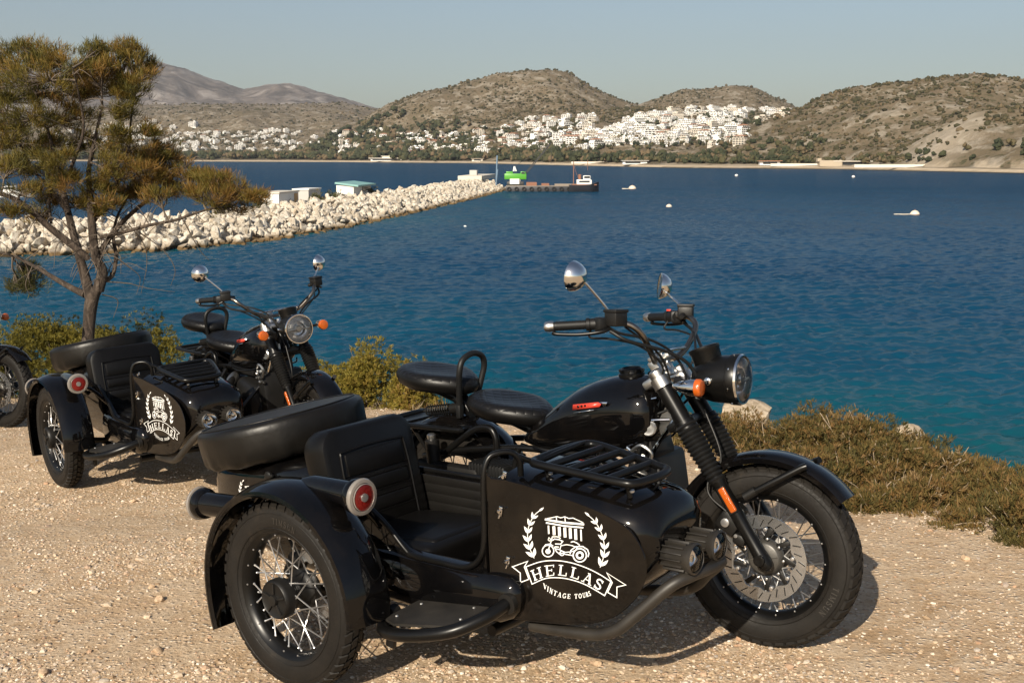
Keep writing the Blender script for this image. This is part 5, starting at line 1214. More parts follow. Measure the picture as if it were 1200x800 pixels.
def hills():
    us = np.linspace(-330, 1560, 760); k = np.linspace(0, 1, 230); U, K = np.meshgrid(us, k)
    s0 = shore_d(U); D = (s0 * .985) * (11500 / (s0 * .985)) ** (K ** 1.25)
    Hh = TERR(U, D); X = (U - 600) / FPX * D; Z = SEA + Hh
    past = D - s0
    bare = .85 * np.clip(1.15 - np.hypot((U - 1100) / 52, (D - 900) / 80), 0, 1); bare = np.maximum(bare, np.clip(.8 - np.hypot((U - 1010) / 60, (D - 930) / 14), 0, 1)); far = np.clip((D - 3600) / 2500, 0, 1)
    beach = np.clip(1.2 - past / np.where(U > 700, 16, 26), 0, 1) * np.clip(past / 4 + 1, 0, 1)
    beach = np.maximum(beach, .7 * np.clip(1 - np.abs(past - 26) / 16, 0, 1) * (U > 640) * (vnoise(U * .07, D * .02, 4) > .52))
    nx = len(us); i = np.arange((len(k) - 1) * (nx - 1)); r, c = i // (nx - 1), i % (nx - 1); a = r * nx + c
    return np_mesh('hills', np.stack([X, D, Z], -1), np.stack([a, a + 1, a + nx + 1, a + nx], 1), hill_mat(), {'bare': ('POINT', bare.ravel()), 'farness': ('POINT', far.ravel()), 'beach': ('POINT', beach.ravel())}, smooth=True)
tag(hills(), kind='structure')
def hill_hit(u, v, d0=None, d1=9500):
    """first terrain point seen through photo pixel (u, v)"""
    s = float(shore_d(u)); D = np.geomspace(d0 or s * 1.0, d1, 900); z = SEA + TERR(np.full(900, u), D); zr = CZ - (v - HOR) / FPX * D
    k = np.where(z >= zr)[0]
    return None if len(k) == 0 else (float(D[k[0]]), float(z[k[0]]))
# ---- hillside bushes, one scatter
def blobs(P, size, rng, mat, name, tall=.8, sub=1, tint=None):
    V0, F0 = ico(sub); n = len(P); sc = size[:, None] * np.stack([rng.uniform(.8, 1.3, n), rng.uniform(.8, 1.3, n), rng.uniform(.7, 1.2, n) * tall], 1)
    V = V0[None] * (1 + rng.uniform(-.28, .28, (n, len(V0), 1))) * sc[:, None, :] + P[:, None, :]; F = (F0[None] + (np.arange(n) * len(V0))[:, None, None]).reshape(-1, 3)
    return np_mesh(name, V, F, mat, {'tint': ('FACE', np.clip(np.repeat(rng.random(n) if tint is None else tint, len(F0)) + rng.uniform(-.12, .12, n * len(F0)), 0, 1))})
MAQUIS = tint_mat('hill_shrub', [(0, (.030, .029, .014)), (.4, (.052, .048, .022)), (.7, (.080, .064, .032)), (1, (.13, .095, .055))], .9)
def hill_shrubs():
    rng = np.random.default_rng(91); n = 64000; U = rng.uniform(-60, 1290, n); D = np.where(rng.random(n) < .5, rng.uniform(860, 1400, n), rng.uniform(1500, 3000, n)); D = np.where(U < 760, np.where(rng.random(n) < .7, rng.uniform(1850, 2750, n), rng.uniform(2500, 4300, n)), D)
    D = np.where((U > 760) & (U < 900) & (rng.random(n) < .8), rng.uniform(1500, 3000, n), D); s = shore_d(U)
    h = TERR(U, D); X = (U - 600) / FPX * D; dens = fbm(X / 90, D / 110, 4, 31); bare = np.hypot((U - 1100) / 46, (D - 900) / 70) < 1
    k = (D > s + 45) & (h > 5) & (rng.random(n) < np.clip((dens - .30) * 3.0, .25, 1)) & (~bare | (rng.random(n) < .15)); U, D, h, X = U[k], D[k], h[k], X[k]; n = len(U)
    size = (.75 + 1.5 * rng.random(n) ** 3) * np.where(D > 1500, 1.75, 1.35) * np.where(D > 3000, 1.4, 1)
    return blobs(np.stack([X, D, SEA + h + size * .3], 1), size, rng, MAQUIS, 'hill_shrubs', .8)
tag(hill_shrubs(), kind='stuff')
# ------------------------------------------------------------------ the white town on the slopes
WALLW = simple('whitewash', (.82, .80, .76), .85, 0, None, .08); WALLC = simple('cream_render', (.70, .64, .55), .85, 0, None, .1); WALLG = simple('grey_render', (.45, .43, .40), .85)
WIN = simple('dark_window', (.035, .04, .045), .25); TILE = simple('clay_tile', (.34, .16, .09), .85); SHADE = simple('awning', (.40, .34, .27), .8)
def house_mesh(kind, seed):
    """a block of flats: wall body, balcony slabs, dark window bands, flat or tiled roof; unit storey 3 m"""
    r = random.Random(seed); m = MB(); st = {'low': 2, 'mid': 3, 'tall': 5, 'terrace': 4, 'villa': 2}[kind]; w_ = {'low': 13, 'mid': 15, 'tall': 16, 'terrace': 22, 'villa': 12}[kind] * r.uniform(.85, 1.15); dp = r.uniform(9, 12)
    for k in range(st):
        back = k * 3.0 if kind == 'terrace' else (2.0 if k == st - 1 and r.random() < .6 else 0); ww = w_ - (r.uniform(0, 4) if k == st - 1 else 0)
        m.box((r.uniform(-.5, .5) if k else 0, back, k * 3 + 1.5), (ww, dp, 2.98))
        y = back - dp / 2
        m.box((0, y - .75, k * 3 + 2.98), (ww * .96, 1.5, .22)); m.box((0, y - 1.42, k * 3 + 3.4 if k < st - 1 else k * 3 + .45), (ww * .96, .12, .8))
        nb = max(3, int(ww / 3.2))
        for j in range(nb):
            x = -ww / 2 + (j + .5) * ww / nb; m.box((x, y - .02, k * 3 + 1.45), (ww / nb * r.uniform(.4, .72), .14, r.choice((1.5, 2.1))), mat=1)
        for s in (-1, 1):
            for j in range(2): m.box((s * ww / 2, back + (j - .5) * dp * .45, k * 3 + 1.6), (.14, 1.5, 1.3), mat=1)
    if kind == 'villa' or r.random() < .15:
        h0 = st * 3; a, b = w_ / 2 + .5, dp / 2 + .5; bk = 0
        m.add([(-a, bk - b, h0), (a, bk - b, h0), (a, bk + b, h0), (-a, bk + b, h0), (-a * .45, bk, h0 + 2.2), (a * .45, bk, h0 + 2.2)], [(0, 1, 5, 4), (1, 2, 5), (2, 3, 4, 5), (3, 0, 4), (3, 2, 1, 0)], 2)
    else:
        bk = (st - 1) * 3 if kind == 'terrace' else 1; m.box((r.uniform(-3, 3), bk + 1, st * 3 + 1.0), (4, 4, 2.2))
    m.box((0, 1, -3), (w_, dp, 6.2)); return m
HM = {}
for kd in ('low', 'mid', 'tall', 'terrace', 'villa'):
    for sd_ in range(3):
        for wn_, wm in (('white', WALLW), ('cream', WALLC)):
            if wn_ == 'cream' and sd_ == 2: continue
            o = house_mesh(kd, sd_ * 7 + len(kd)).build('house', [wm, WIN, TILE], None, 30, fix=False); HM[(kd, wn_, sd_)] = o.data; scn.collection.objects.unlink(o); bpy.data.objects.remove(o)
def town():
    r = random.Random(77); seen = []; ALL = []
    zones = [('on the hillside at the right end of the town', (690, 800), (133, 170), 84, .95, ('terrace', 'tall', 'mid', 'terrace')), ('on the upper slope at the right end of the town', (800, 918), (129, 150), 34, 1.0, ('terrace', 'terrace', 'mid')), ('low on the slope at the right end of the town', (740, 870), (150, 171), 36, 1.0, ('terrace', 'mid', 'tall')),
             ('in the middle of the town below the tall hill', (555, 700), (150, 177), 68, 1.0, ('mid', 'low', 'tall', 'villa')), ('on the rise in the middle of the town', (600, 700), (141, 152), 18, 1.0, ('mid', 'tall')), ('in the flat left half of the town', (200, 470), (155, 178), 120, .95, ('mid', 'tall', 'low', 'mid')), ('scattered along the town between the two hills', (400, 570), (158, 180), 80, 1.0, ('low', 'mid', 'villa', 'mid')),
             ('at the far left of the town behind the pine', (75, 215), (150, 172), 30, 1.1, ('tall', 'mid', 'tall')), ('high above the left of the town', (140, 260), (146, 153), 6, 1.3, ('tall',))]
    n = 0
    for where, (u0, u1), (v0, v1), cnt, scl, kinds in zones:
        for _ in range(cnt * 6):
            if cnt <= 0: break
            u, v = r.uniform(u0, u1), r.uniform(v0, v1)
            if where.startswith('on the hillside') and v < 168 - (u - 690) * .33 - 8: continue
            if where.startswith('on the upper') and v > 152 - (u - 800) * .1: continue
            hit = hill_hit(u, v, None, 4200)
            if not hit: continue
            d, z = hit
            if d < float(shore_d(u)) + 130: continue
            if any(abs(u - a) < 4.6 and abs(v - b) < 2.2 for a, b in seen): continue
            seen.append((u, v)); cnt -= 1; kd = r.choice(kinds); wn_ = 'white' if r.random() < .72 else 'cream'; sd_ = r.randrange(3 if wn_ == 'white' else 2)
            x = (u - 600) / FPX * d; s = scl * r.uniform(.8, 1.15) * (1.0 if d > 1500 else .8); sx, sz = s * r.uniform(.95, 1.25), s * r.uniform(.62, .85)
            stories = {'low': 2, 'mid': 3, 'tall': 5, 'terrace': 4, 'villa': 2}[kd]; ALL.append((sx * sz * stories / d ** 2, kd, wn_, sd_, (x, d, z - .5), r.choice((0, .25, -.35, .6, -.6)) + r.uniform(-.1, .1), (sx, s, sz), where))
    ALL.sort(key=lambda t: -t[0])
    for _, kd, wn_, sd_, loc, rz, sc, where in ALL[:298]:
        o = bpy.data.objects.new('house', HM[(kd, wn_, sd_)]); link(o); o.location = loc; o.rotation_euler = (0, 0, rz); o.scale = sc
        form = {'low': 'low flat roofed house', 'mid': 'three storey house', 'tall': 'tall block of flats', 'terrace': 'stepped terrace block', 'villa': 'tile roofed villa'}[kd]
        tag(o, wn_ + ' ' + form + ' ' + where, 'house', 'white houses of the far town')
    m = MB()
    for _, kd, wn_, sd_, loc, rz, sc, where in ALL[298:]:
        me = HM[(kd, wn_, sd_)]; M4 = Matrix.Translation(loc) @ Matrix.Rotation(rz, 4, 'Z') @ Matrix.Diagonal((*sc, 1)); b = len(m.v)
        m.v += [tuple(M4 @ v.co) for v in me.vertices]; m.f += [tuple(b + i for i in p.vertices) for p in me.polygons]; m.m += [p.material_index for p in me.polygons]
    tag(m.build('distant_houses', [WALLW, WIN, TILE], None, 30, fix=False), kind='stuff')
    return seen
TOWN = town()
# ---- trees along the far shore and between the houses: a wood that reads as one mass
FARTREE = tint_mat('far_foliage', [(0, (.026, .032, .016)), (.4, (.048, .052, .024)), (.7, (.075, .066, .030)), (1, (.135, .095, .055))], .9)
def far_wood():
    rng = np.random.default_rng(5); P = []; S = []
    for u0, u1, lo, hi, n in ((-60, 560, 40, 430, 2500), (380, 760, 36, 190, 1000), (640, 960, 36, 190, 800), (900, 1260, 40, 75, 90)):
        U = rng.uniform(u0, u1, n); s = shore_d(U); D = s + lo + (hi - lo) * rng.random(n) ** 1.2; c = fbm(U / 18, D / 60, 3, 8); k = rng.random(n) < np.clip((c - .28) * 4, .1, 1); U, D = U[k], D[k]
        P.append(np.stack([(U - 600) / FPX * D, D, SEA + TERR(U, D)], 1)); S.append(rng.uniform(3.6, 7.4, len(U)) * np.where(D < 1200, .62, np.where(U < 480, 1.35, 1)))
    for (u, v) in TOWN:
        for _ in range(3):
            uu = u + rng.normal() * 7; vv = v + abs(rng.normal()) * 3 + 1; h = hill_hit(uu, vv, None, 4200)
            if h and rng.random() < .75: P.append(np.array([[(uu - 600) / FPX * h[0], h[0], h[1]]])); S.append(rng.uniform(2.4, 4.8, 1))
    P = np.concatenate(P); S = np.concatenate(S); n = len(P); t0 = rng.random(n) ** 1.4
    rep = 4; Q = np.repeat(P, rep, 0) + rng.normal(size=(n * rep, 3)) * (np.repeat(S, rep) * .42)[:, None]; Q[:, 2] = np.repeat(P[:, 2], rep) + np.repeat(S, rep) * rng.uniform(.35, 1.25, n * rep)
    return blobs(Q, np.repeat(S, rep) * rng.uniform(.35, .65, n * rep), rng, FARTREE, 'far_wood', 1.0, 1, np.repeat(t0, rep))
tag(far_wood(), kind='stuff')
# shore buildings and walls
def shore_thing(name, u, past, parts, label, cat, rz=0.0):
    d = float(shore_d(u)) + past; z = SEA + float(TERR(u, d)); e = empty(name, ((u - 600) / FPX * d, d, z)); e.rotation_euler = (0, 0, rz)
    for nm, mat, boxes in parts:
        m = MB()
        for c, s in boxes: m.box(c, s)
        m.build(nm, [mat], e, 30)
    return tag(e, label, cat)
shore_thing('beach_pavilion', 455, 16, [('wall', WALLW, [((0, 0, 2), (52, 8, 4))]), ('roof', WALLC, [((0, -1, 4.6), (58, 12, .9)), ((6, 0, 6.3), (26, 8, 2.4)), ((6, 0, 7.9), (30, 10, .8))]), ('window', WIN, [((0, -4.05, 2.2), (46, .3, 2.2))])], 'long white beach pavilion on the far shore left of the crane', 'building')
shore_thing('beach_kiosk', 560, 20, [('wall', WALLC, [((0, 0, 2), (16, 6, 4))]), ('roof', SHADE, [((0, -1, 4.3), (19, 9, .6))]), ('window', WIN, [((0, -3.05, 2.1), (10, .3, 1.8))])], 'small cream kiosk on the far beach behind the crane', 'building')
shore_thing('beach_house', 742, 14, [('wall', WALLW, [((0, 0, 1.7), (24, 7, 3.4))]), ('roof', WALLG, [((0, -.8, 3.7), (27, 10, .5))]), ('window', WIN, [((-2, -3.55, 1.8), (15, .3, 1.6))])], 'white beach house on the far shore just right of the boats', 'building')
shore_thing('culvert_building', 968, 12, [('wall', simple('weathered_concrete', (.42, .35, .26), .9), [((0, 0, 2.4), (18, 8, 4.8)), ((24, 1, 1.9), (34, 6, 3.8)), ((-9, 0, 5.2), (3, 5, 2.6))]), ('opening', WIN, [((18, -2.06, 2.2), (16, .3, 2.4))]), ('roof', WALLC, [((22, 0, 4.05), (40, 9, .5))])], 'low concrete building with a dark opening on the right shore', 'building')
shore_thing('shore_cafe', 898, 22, [('wall', WALLW, [((0, 0, 1.7), (17, 6, 3.4))]), ('roof', TILE, [((0, -1, 3.7), (20, 9, .5))]), ('window', WIN, [((0, -3.05, 1.8), (12, .3, 1.7))])], 'low dark fronted cafe on the shore left of the concrete building', 'building')
for u, pst, ln, lab in ((690, 17, 40, 'pale sea wall on the far shore right of the crane'), (930, 14, 44, 'pale sea wall left of the concrete building'), (1060, 16, 80, 'long pale sea wall on the right shore')):
    shore_thing('sea_wall', u, pst, [('wall_face', WALLC, [((0, 0, .9), (ln, 1.2, 2.2))])], lab, 'wall')
# ------------------------------------------------------------------ the mole of pale boulders
BWP = [Vector((x, y, SEA)) for x, y in BW]
def bw_at(s):
    """point on the waterline and inward normal at arc length s"""
    for a, b in zip(BWP[:-1], BWP[1:]):
        L = (b - a).length
        if s <= L or b is BWP[-1]: d = (b - a) / L; return a + d * min(s, L), Vector((-d.y, d.x, 0)), d
        s -= L
BWLEN = sum((b - a).length for a, b in zip(BWP[:-1], BWP[1:]))
def wet_band(mat):
    n = mat.node_tree; b = n.nodes['Principled BSDF']; src = b.inputs['Base Color'].links[0].from_socket
    g = n.nodes.new('ShaderNodeNewGeometry'); sp = n.nodes.new('ShaderNodeSeparateXYZ'); n.links.new(g.outputs['Position'], sp.inputs[0])
    mr = n.nodes.new('ShaderNodeMapRange'); mr.inputs[1].default_value = SEA + .25; mr.inputs[2].default_value = SEA + .75; mr.inputs[3].default_value = 1; mr.inputs[4].default_value = 0; n.links.new(sp.outputs[2], mr.inputs[0])
    x = n.nodes.new('ShaderNodeMix'); x.data_type = 'RGBA'; n.links.new(mr.outputs[0], x.inputs[0]); n.links.new(src, x.inputs[6]); x.inputs[7].default_value = (.13, .085, .04, 1); n.links.new(x.outputs[2], b.inputs['Base Color'])
CONC = simple('pale_concrete', (.60, .54, .45), .9, 0, (3, .3, .02), .12); BRK = rock_mat('mole_rock', (.36, .29, .21), (.58, .52, .43), (.70, .65, .57), .55, (3, .6, .2))
wet_band(BRK)
def mole():
    m = MB(); rings = []; s = 0
    while s <= BWLEN + .1:
        p, n, d = bw_at(min(s, BWLEN)); rings.append([p + n * o + Vector((0, 0, z)) for o, z in ((-2, -3), (.4, -.6), (3.4, .8), (6.7, 2.1), (9, 2.3), (14, 2.4), (17, 1.0), (21, -3))]); s += BWLEN / 60
    m.loft(rings); o = m.build('breakwater_core', [BRK], None, 30); return tag(o, kind='structure')
mole()
def hull_rock(seed):
    r = random.Random(seed); bm = bmesh.new()
    for _ in range(13):
        d = Vector((r.gauss(0, 1), r.gauss(0, 1), r.gauss(0, 1))).normalized(); bm.verts.new((d.x * r.uniform(1.0, 1.35), d.y * r.uniform(.8, 1.0), d.z * r.uniform(.68, .92)))
    ch = bmesh.ops.convex_hull(bm, input=bm.verts); bmesh.ops.delete(bm, geom=[v for v in bm.verts if not v.link_faces], context='VERTS')
    bmesh.ops.bevel(bm, geom=list(bm.edges), offset=.05, segments=1, affect='EDGES'); bmesh.ops.triangulate(bm, faces=list(bm.faces)); bm.verts.index_update()
    V = np.array([v.co[:] for v in bm.verts]); F = np.array([[v.index for v in f.verts] for f in bm.faces]); bm.free(); return V, F
HULLS = [hull_rock(500 + i) for i in range(10)]; BV = []
for V_, F_ in HULLS:
    o = np_mesh('boulder', V_, F_, BRK); BV.append(o.data); scn.collection.objects.unlink(o); bpy.data.objects.remove(o)
def mole_rocks():
    r = random.Random(9); L = []
    s = 0
    while s < BWLEN:
        p, n, d = bw_at(s); dist = p.y
        for o, z in ((-.5, -.25), (.5, .15), (1.5, .62), (2.5, 1.1), (3.5, 1.55), (4.5, 2.0), (5.6, 2.4), (6.8, 2.62), (8.2, 2.68), (9.8, 2.68), (11.6, 2.65)):
            q = p + n * (o + r.uniform(-.6, .6)) + d * r.uniform(-.8, .8); q.z += z + r.uniform(-.2, .2); u = 600 + q.x / q.y * FPX
            if u < -270 or (o > 8 and r.random() < .4): continue
            L.append((r.uniform(.55, 1.05) / q.y, q, r.choice((.34, .42, .5, .58, .68, .9)) * r.uniform(.85, 1.1), u))
        s += .86
    L.sort(key=lambda t: -t[2] / t[1].y if t[3] > -30 else 0); big, rest = L[:300], L[300:]
    for _, q, sz, u in big:
        o = bpy.data.objects.new('boulder', r.choice(BV)); link(o); o.location = q; o.scale = (sz * r.uniform(.9, 1.3), sz, sz * r.uniform(.85, 1.1)); o.rotation_euler = (r.uniform(0, 6), r.uniform(0, 6), r.uniform(0, 6))
        where = 'seen through the pine branches' if u < 140 else 'right of the pine trunk' if u < 250 else 'left of the white harbour shed' if u < 320 else 'below the harbour sheds'
        size = 'large' if sz > .68 else 'middling' if sz > .46 else 'small'; row = 'at the waterline' if q.z < SEA + .9 else 'halfway up' if q.z < SEA + 2.3 else 'on the crest'
        tag(o, '%s pale boulder %s of the breakwater %s' % (size, row, where), 'boulder', 'pale boulders of the breakwater')
    rng = np.random.default_rng(3); RM = rot_mats(len(rest), rng); VV = []; FF = []; n0 = 0
    for (_, q, sz, _), R_ in zip(rest, RM):
        V_, F_ = HULLS[rng.integers(len(HULLS))]; VV.append((V_ * sz * rng.uniform(.9, 1.2)) @ R_.T + np.array(q[:])); FF.append(F_ + n0); n0 += len(V_)
    tag(np_mesh('breakwater_boulders', np.concatenate(VV), np.concatenate(FF), BRK), kind='stuff')
mole_rocks()
# sheds, slab and greenery on the mole
TEAL = simple('teal_roof', (.20, .38, .36), .6); SHEDW = simple('shed_white', (.74, .71, .66), .7, 0, None, .08); RUSTY = simple('ochre_door', (.48, .29, .12), .8)
def bw_near(u, off):
    best = min((abs(600 + (lambda q: q.x / q.y)(bw_at(s)[0] + bw_at(s)[1] * off) * FPX - u), s) for s in np.linspace(0, BWLEN, 500))[1]; p, n, d = bw_at(best); return p + n * off, d
def on_mole(name, u, off, parts, label, cat, z=2.55):
    p, d = bw_near(u, off); e = empty(name, (p.x, p.y, SEA + z)); e.rotation_euler = (0, 0, math.atan2(d.y, d.x)); e['face'] = 0
    for nm, mat, bx in parts:
        m = MB()
        for b in bx: m.box(b[0], b[1], b[2] if len(b) > 2 else None)
        m.build(nm, [mat], e, 30)
    return tag(e, label, cat)
on_mole('harbour_shed', 326, 13, [('wall', SHEDW, [((1, 0, 1.0), (9, 3.2, 2.0))]), ('roof', CONC, [((1, 0, 2.1), (9.3, 3.5, .2))]), ('door', RUSTY, [((4.2, -1.62, .9), (1.6, .1, 1.8))])], 'white walled harbour shed on the breakwater, nearest the pine', 'shed')
on_mole('boat_trailer_box', 362, 14, [('wall', WALLG, [((0, 0, 1.0), (6.5, 2.6, 2.0))]), ('roof', SHEDW, [((0, 0, 2.1), (6.8, 2.9, .2))])], 'grey container beside the white harbour shed on the breakwater', 'container')
on_mole('harbour_shed', 416, 13, [('wall', SHEDW, [((0, 0, 1.1), (13, 3.2, 2.2))]), ('roof', TEAL, [((0, -.4, 2.35), (13.8, 4.4, .3), (.12, 0, 0))]), ('window', WIN, [((3.0, -1.62, 1.2), (6.5, .15, 1.3)), ((6.55, 0, 1.1), (.15, 2, 1.2))])], 'long harbour shed with a teal roof on the breakwater', 'shed')
on_mole('quay_slab', 563, 9, [('slab_body', CONC, [((0, 0, .6), (38, 7, 1.2))]), ('bollard_block', WALLG, [((-2, 1, 1.9), (3.2, 2.2, 1.5))])], 'pale concrete quay slab at the end of the breakwater', 'quay', 3.1)
GREEN = tint_mat('mole_greenery', [(0, (.03, .04, .012)), (.5, (.07, .07, .022)), (1, (.13, .10, .04))], .8)
for i, (u, off, s, lab) in enumerate(((306, 10, 1.5, 'brown bush beside the white harbour shed'), (340, 15, 1.1, 'small shrub on the breakwater between the two near sheds'), (350, 16, 1.0, 'dark shrub behind the grey container'), (372, 11, 1.2, 'low shrub below the grey container'), (392, 11, 1.3, 'shrub left of the teal roofed shed'), (437, 11, 1.2, 'shrub right of the teal roofed shed'), (405, 17, 1.5, 'taller shrub behind the teal roofed shed'))):
    p, d = bw_near(u, off); rng = np.random.default_rng(300 + i); n = 60; C = rng.normal(size=(n, 3)) * s * .45; C[:, 2] = np.abs(C[:, 2]) + .2
    V, F, T = tufts(C, unit(C + .3), 9, np.full(n, s * .5), .09, .7, rng.random(n), rng); o = np_mesh('shrub', V, F, GREEN, {'tint': ('FACE', T)}); o.location = (p.x, p.y, SEA + 2.5); tag(o, lab, 'shrub')
# ------------------------------------------------------------------ barge, crane, tug, moored boats and buoys
NAVY = simple('dark_hull', (.018, .020, .026), .5); BWHITE = simple('boat_white', (.78, .76, .72), .35); RUST = simple('rusty_red', (.22, .10, .06), .7, 0, None, .2); CGREEN = simple('crane_green', (.075, .30, .03), .4); DKGREY = simple('dark_machine', (.05, .05, .05), .6); DECK = simple('steel_deck', (.24, .20, .16), .8, 0, None, .2); BUOYC = simple('faded_buoy', (.66, .56, .44), .6)
def boat_hull(m, L, B, H, bow=.3, sheer=.3, mat=0):
    rings = []
    for i in range(13):
        t = i / 12; x = -L / 2 + L * t; wv = B / 2 * (1 - max(0, (t - (1 - bow)) / bow) ** 2.2) * (1 if t > .05 else .85); top = H + sheer * max(0, (t - .4) / .6) ** 2; wv = max(wv, .04)
        rings.append([Vector((x, -wv, top)), Vector((x, -wv * .92, H * .3)), Vector((x, -wv * .55, -H * .5)), Vector((x, wv * .55, -H * .5)), Vector((x, wv * .92, H * .3)), Vector((x, wv, top))])
    m.loft(rings, mat=mat)
bd = atz(645, 224.2, SEA); BY = bd.y; ms = BY / FPX     # metres per photo pixel at the barge
e = empty('barge', (bd.x, BY, SEA)); tag(e, 'long flat dark barge with tyre fenders moored past the breakwater end', 'barge')
m = MB(); m.box((0, 0, .45), (104 * ms, 8, 2.1), None, .12); m.build('hull', [NAVY], e, 30)
m = MB(); m.box((0, 0, 1.56), (103 * ms, 7.6, .12)); m.build('deck', [DECK], e, 30)
for k in range(11):
    m = MB(); m.lathe([(.32, -.16), (.62, -.16), (.62, .16), (.32, .16)], o=((-48 + k * 8.6) * ms, -4.15, .75), axis=(0, 1, 0), n=16, closed=True); m.build('tyre_fender', [RUBMAT], e)
m = MB(); m.box((-22 * ms, 0, 2.1), (12 * ms, 4, 1.0)); m.box((-6 * ms, 1, 1.9), (9 * ms, 4, .7)); m.build('deck_cargo', [RUST], e, 30)
m = MB(); m.box((20 * ms, 1.5, 1.85), (30 * ms, 3, .5)); m.build('deck_planks', [DECK], e, 30)
# crawler crane standing on the mole's end
cr = at(604, 212, BY + 6); e = empty('crawler_crane', (cr.x, cr.y, SEA + 1.62)); tag(e, 'green crawler crane with a long lattice boom at the breakwater end', 'crane')
m = MB(); m.box((0, 0, 2.5), (26 * ms, 3.4, 1.7), None, .2); m.box((-7 * ms, -.2, 3.6), (8 * ms, 2.6, .7), None, .1); m.box((9 * ms, -.6, 3.5), (6 * ms, 2.0, .9), None, .15); m.build('cab_body', [CGREEN], e, 30)
m = MB(); m.box((9 * ms, -1.62, 3.5), (4 * ms, .1, .6)); m.build('cab_window', [WIN], e, 30)
for s in (-1, 1):
    m = MB(); m.box((0, s * 1.4, .55), (20 * ms, .9, 1.1), None, .3); m.build('track', [DKGREY], e)
m = MB(); m.box((0, 0, 1.3), (12 * ms, 2.6, .7)); m.box((-1 * ms, -1.9, 1.1), (11 * ms, .3, 1.5)); m.build('undercarriage', [BWHITE], e, 30)
m = MB(); m.tube([(-2 * ms, 0, 4), (-1 * ms, 0, 5.4)], .3, 6, sub=1); m.tube([(1 * ms, 0, 4), (-1 * ms, 0, 5.4)], .2, 6, sub=1); m.build('gantry', [BWHITE], e, 30)
m = MB(); a0 = Vector((8 * ms, 0, 2.2)); a1 = Vector((42 * ms, 0, 2.2 + 40 * ms))
for oy, oz in ((-.45, -.35), (.45, -.35), (-.45, .35), (.45, .35)): m.tube([a0 + Vector((0, oy * .4, oz * .4)), a0.lerp(a1, .3) + Vector((0, oy, oz)), a1 + Vector((0, oy * .3, oz * .3))], .11, 5, sub=1)
for k in range(22):
    p, q = a0.lerp(a1, k / 22), a0.lerp(a1, (k + 1) / 22); sg = 1 if k % 2 else -1
    m.tube([p + Vector((0, -.35, sg * .3)), q + Vector((0, -.35, -sg * .3))], .07, 4, sub=1); m.tube([p + Vector((0, .35, sg * .3)), q + Vector((0, .35, -sg * .3))], .045, 4, sub=1)
m.build('boom', [DKGREY], e, 30)
m = MB(); m.tube([(-1 * ms, 0, 5.4), a1], .06, 4, sub=1); m.tube([a1, a1 - Vector((0, 0, 6))], .05, 4, sub=1); m.build('hoist_cable', [DKGREY], e, 30)
m = MB(); m.tube([(-23 * ms, 0, .2), (-21 * ms, 0, 20 * ms)], .16, 6, sub=1); m.tube([(-23 * ms, 0, .2), (-21.6 * ms, 0, 9)], .22, 6, sub=1); p_ = m.build('spud_pole', [simple('pole_blue', (.13, .20, .28), .6)], None, 30); p_.location = (cr.x, cr.y + 3, SEA + 1.2); tag(p_, 'thin blue grey pole standing left of the green crane', 'pole')
tb = atz(684, 224.6, SEA); e = empty('tug_boat', (tb.x, tb.y - 1, SEA)); tag(e, 'small tug with a white wheelhouse at the right end of the barge', 'boat')
m = MB(); boat_hull(m, 34 * ms, 6, 1.9, .35, 1.0); m.build('hull', [NAVY], e, 30); m = MB(); m.box((0, 0, 2.0), (28 * ms, 4.6, .25)); m.build('deck', [RUST], e, 30)
m = MB(); m.box((0, 0, 2.7), (17 * ms, 3.4, 1.4), None, .15); m.box((3 * ms, 0, 3.9), (8 * ms, 2.8, 1.3), None, .15); m.build('wheelhouse', [BWHITE], e, 30)
m = MB(); m.box((3 * ms, -1.42, 4.1), (6.6 * ms, .08, .6)); m.box((0, -1.72, 2.9), (12 * ms, .08, .5)); m.build('window', [WIN], e, 30)
m = MB(); m.lathe([(.4, 0), (.45, 1.6), (.35, 1.7)], o=(-5 * ms, 0, 3.2), axis=(0, 0, 1), n=14); m.build('funnel', [RUST], e)
m = MB(); m.tube([(-12 * ms, 0, 2), (-12 * ms, 0, 8.5)], .12, 6, sub=1); m.tube([(4 * ms, 0, 6), (4 * ms, 0, 9)], .08, 6, sub=1); m.tube([(-12 * ms, 0, 7.5), (-7 * ms, 0, 4)], .05, 5, sub=1); m.build('mast', [RUST], e, 30)
wb = atz(17, 231, SEA); e = empty('moored_boat', (wb.x, wb.y, SEA)); e.rotation_euler = (0, 0, .25); tag(e, 'white cabin boat moored behind the pine at the left edge', 'boat')
k_ = wb.y / FPX; m = MB(); boat_hull(m, 36 * k_, 3.2, 1.3, .35, .6); m.build('hull', [BWHITE], e, 30); m = MB(); m.box((-1, 0, 2.0), (15 * k_, 2.2, 1.5), None, .2); m.build('cabin', [BWHITE], e, 30); m = MB(); m.box((-1, -1.12, 2.2), (11 * k_, .06, .5)); m.build('window', [WIN], e, 30)
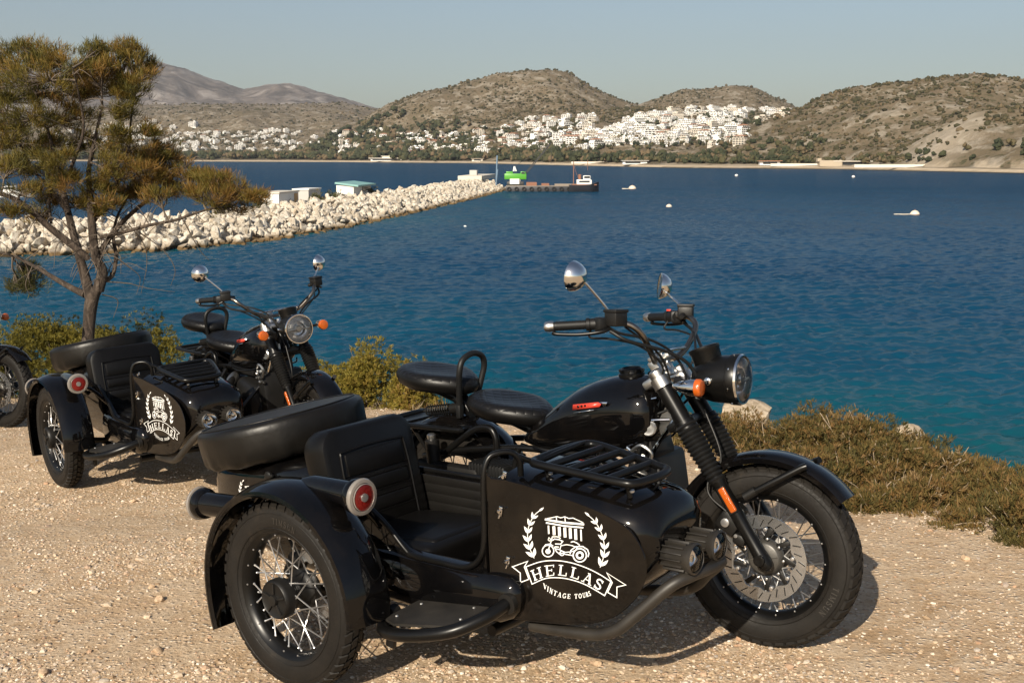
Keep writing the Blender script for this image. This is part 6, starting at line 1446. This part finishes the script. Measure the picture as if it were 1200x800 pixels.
def buoy(u, v, wpx, lab, line=0, cat='buoy', mat=None):
    p = atz(u, v, SEA); k = p.y / FPX; r = wpx * k / 2; e = empty('buoy', p); m = MB(); m.lathe([(0, -.6 * r), (.6 * r, -.5 * r), (r, 0), (.95 * r, .35 * r), (.6 * r, .75 * r), (.2 * r, .9 * r), (0, .92 * r)], axis=(0, 0, 1), n=20); m.build('float', [mat or BUOYC], e)
    m = MB(); m.lathe([(r * 1.02, -.06 * r), (r * 1.04, .0), (r * 1.02, .08 * r)], axis=(0, 0, 1), n=20, cap=False); m.tube([(0, 0, .85 * r), (0, 0, 1.15 * r)], .08 * r, 6, sub=1); m.build('band', [RUST], e)
    if line:
        m = MB(); m.tube([(-.7 * r, 0, .1 * r), (-line * k * .5, 0, .06), (-line * k, .2, .05)], .09 * r, 6); m.box((-line * k * .82, 0, .08 * r), (line * k * .35, .5 * r, .18 * r)); m.build('floating_line', [BUOYC], e)
    tag(e, lab, cat)
buoy(1072, 251.5, 11, 'pale buoy with a floating line on the open water at the right', 24)
buoy(741, 221.5, 9, 'tan buoy with a short line right of the tug', 12)
buoy(784, 242.5, 7, 'lone tan buoy midway out on the open water', 0)
buoy(863, 206, 4, 'tiny white buoy near the far shore, centre right', 0, 'buoy', BWHITE); buoy(1000, 207.5, 4, 'tiny white buoy near the far shore below the concrete building', 0, 'buoy', BWHITE); buoy(545, 266, 4, 'tiny white float between the breakwater and the open water', 0, 'buoy', BWHITE)

# ------------------------------------------------------------------ the air between here and the far hills
def haze():
    m = MB(); lo, hi = SEA - 3.5 - 1.0, CZ + 1150
    m.box((0, 5600, (lo + hi) / 2), (24000, 12600, hi - lo)); o = m.build('haze', [], None, 0)
    mt = bpy.data.materials.new('air'); mt.use_nodes = True; t = mt.node_tree; t.nodes.remove(t.nodes['Principled BSDF']); v = t.nodes.new('ShaderNodeVolumePrincipled')
    v.inputs['Color'].default_value = (.86, .90, .96, 1); v.inputs['Density'].default_value = 4.5e-5; v.inputs['Anisotropy'].default_value = .3
    t.links.new(v.outputs[0], t.nodes['Material Output'].inputs['Volume']); o.data.materials.append(mt); tag(o, kind='stuff')
haze()
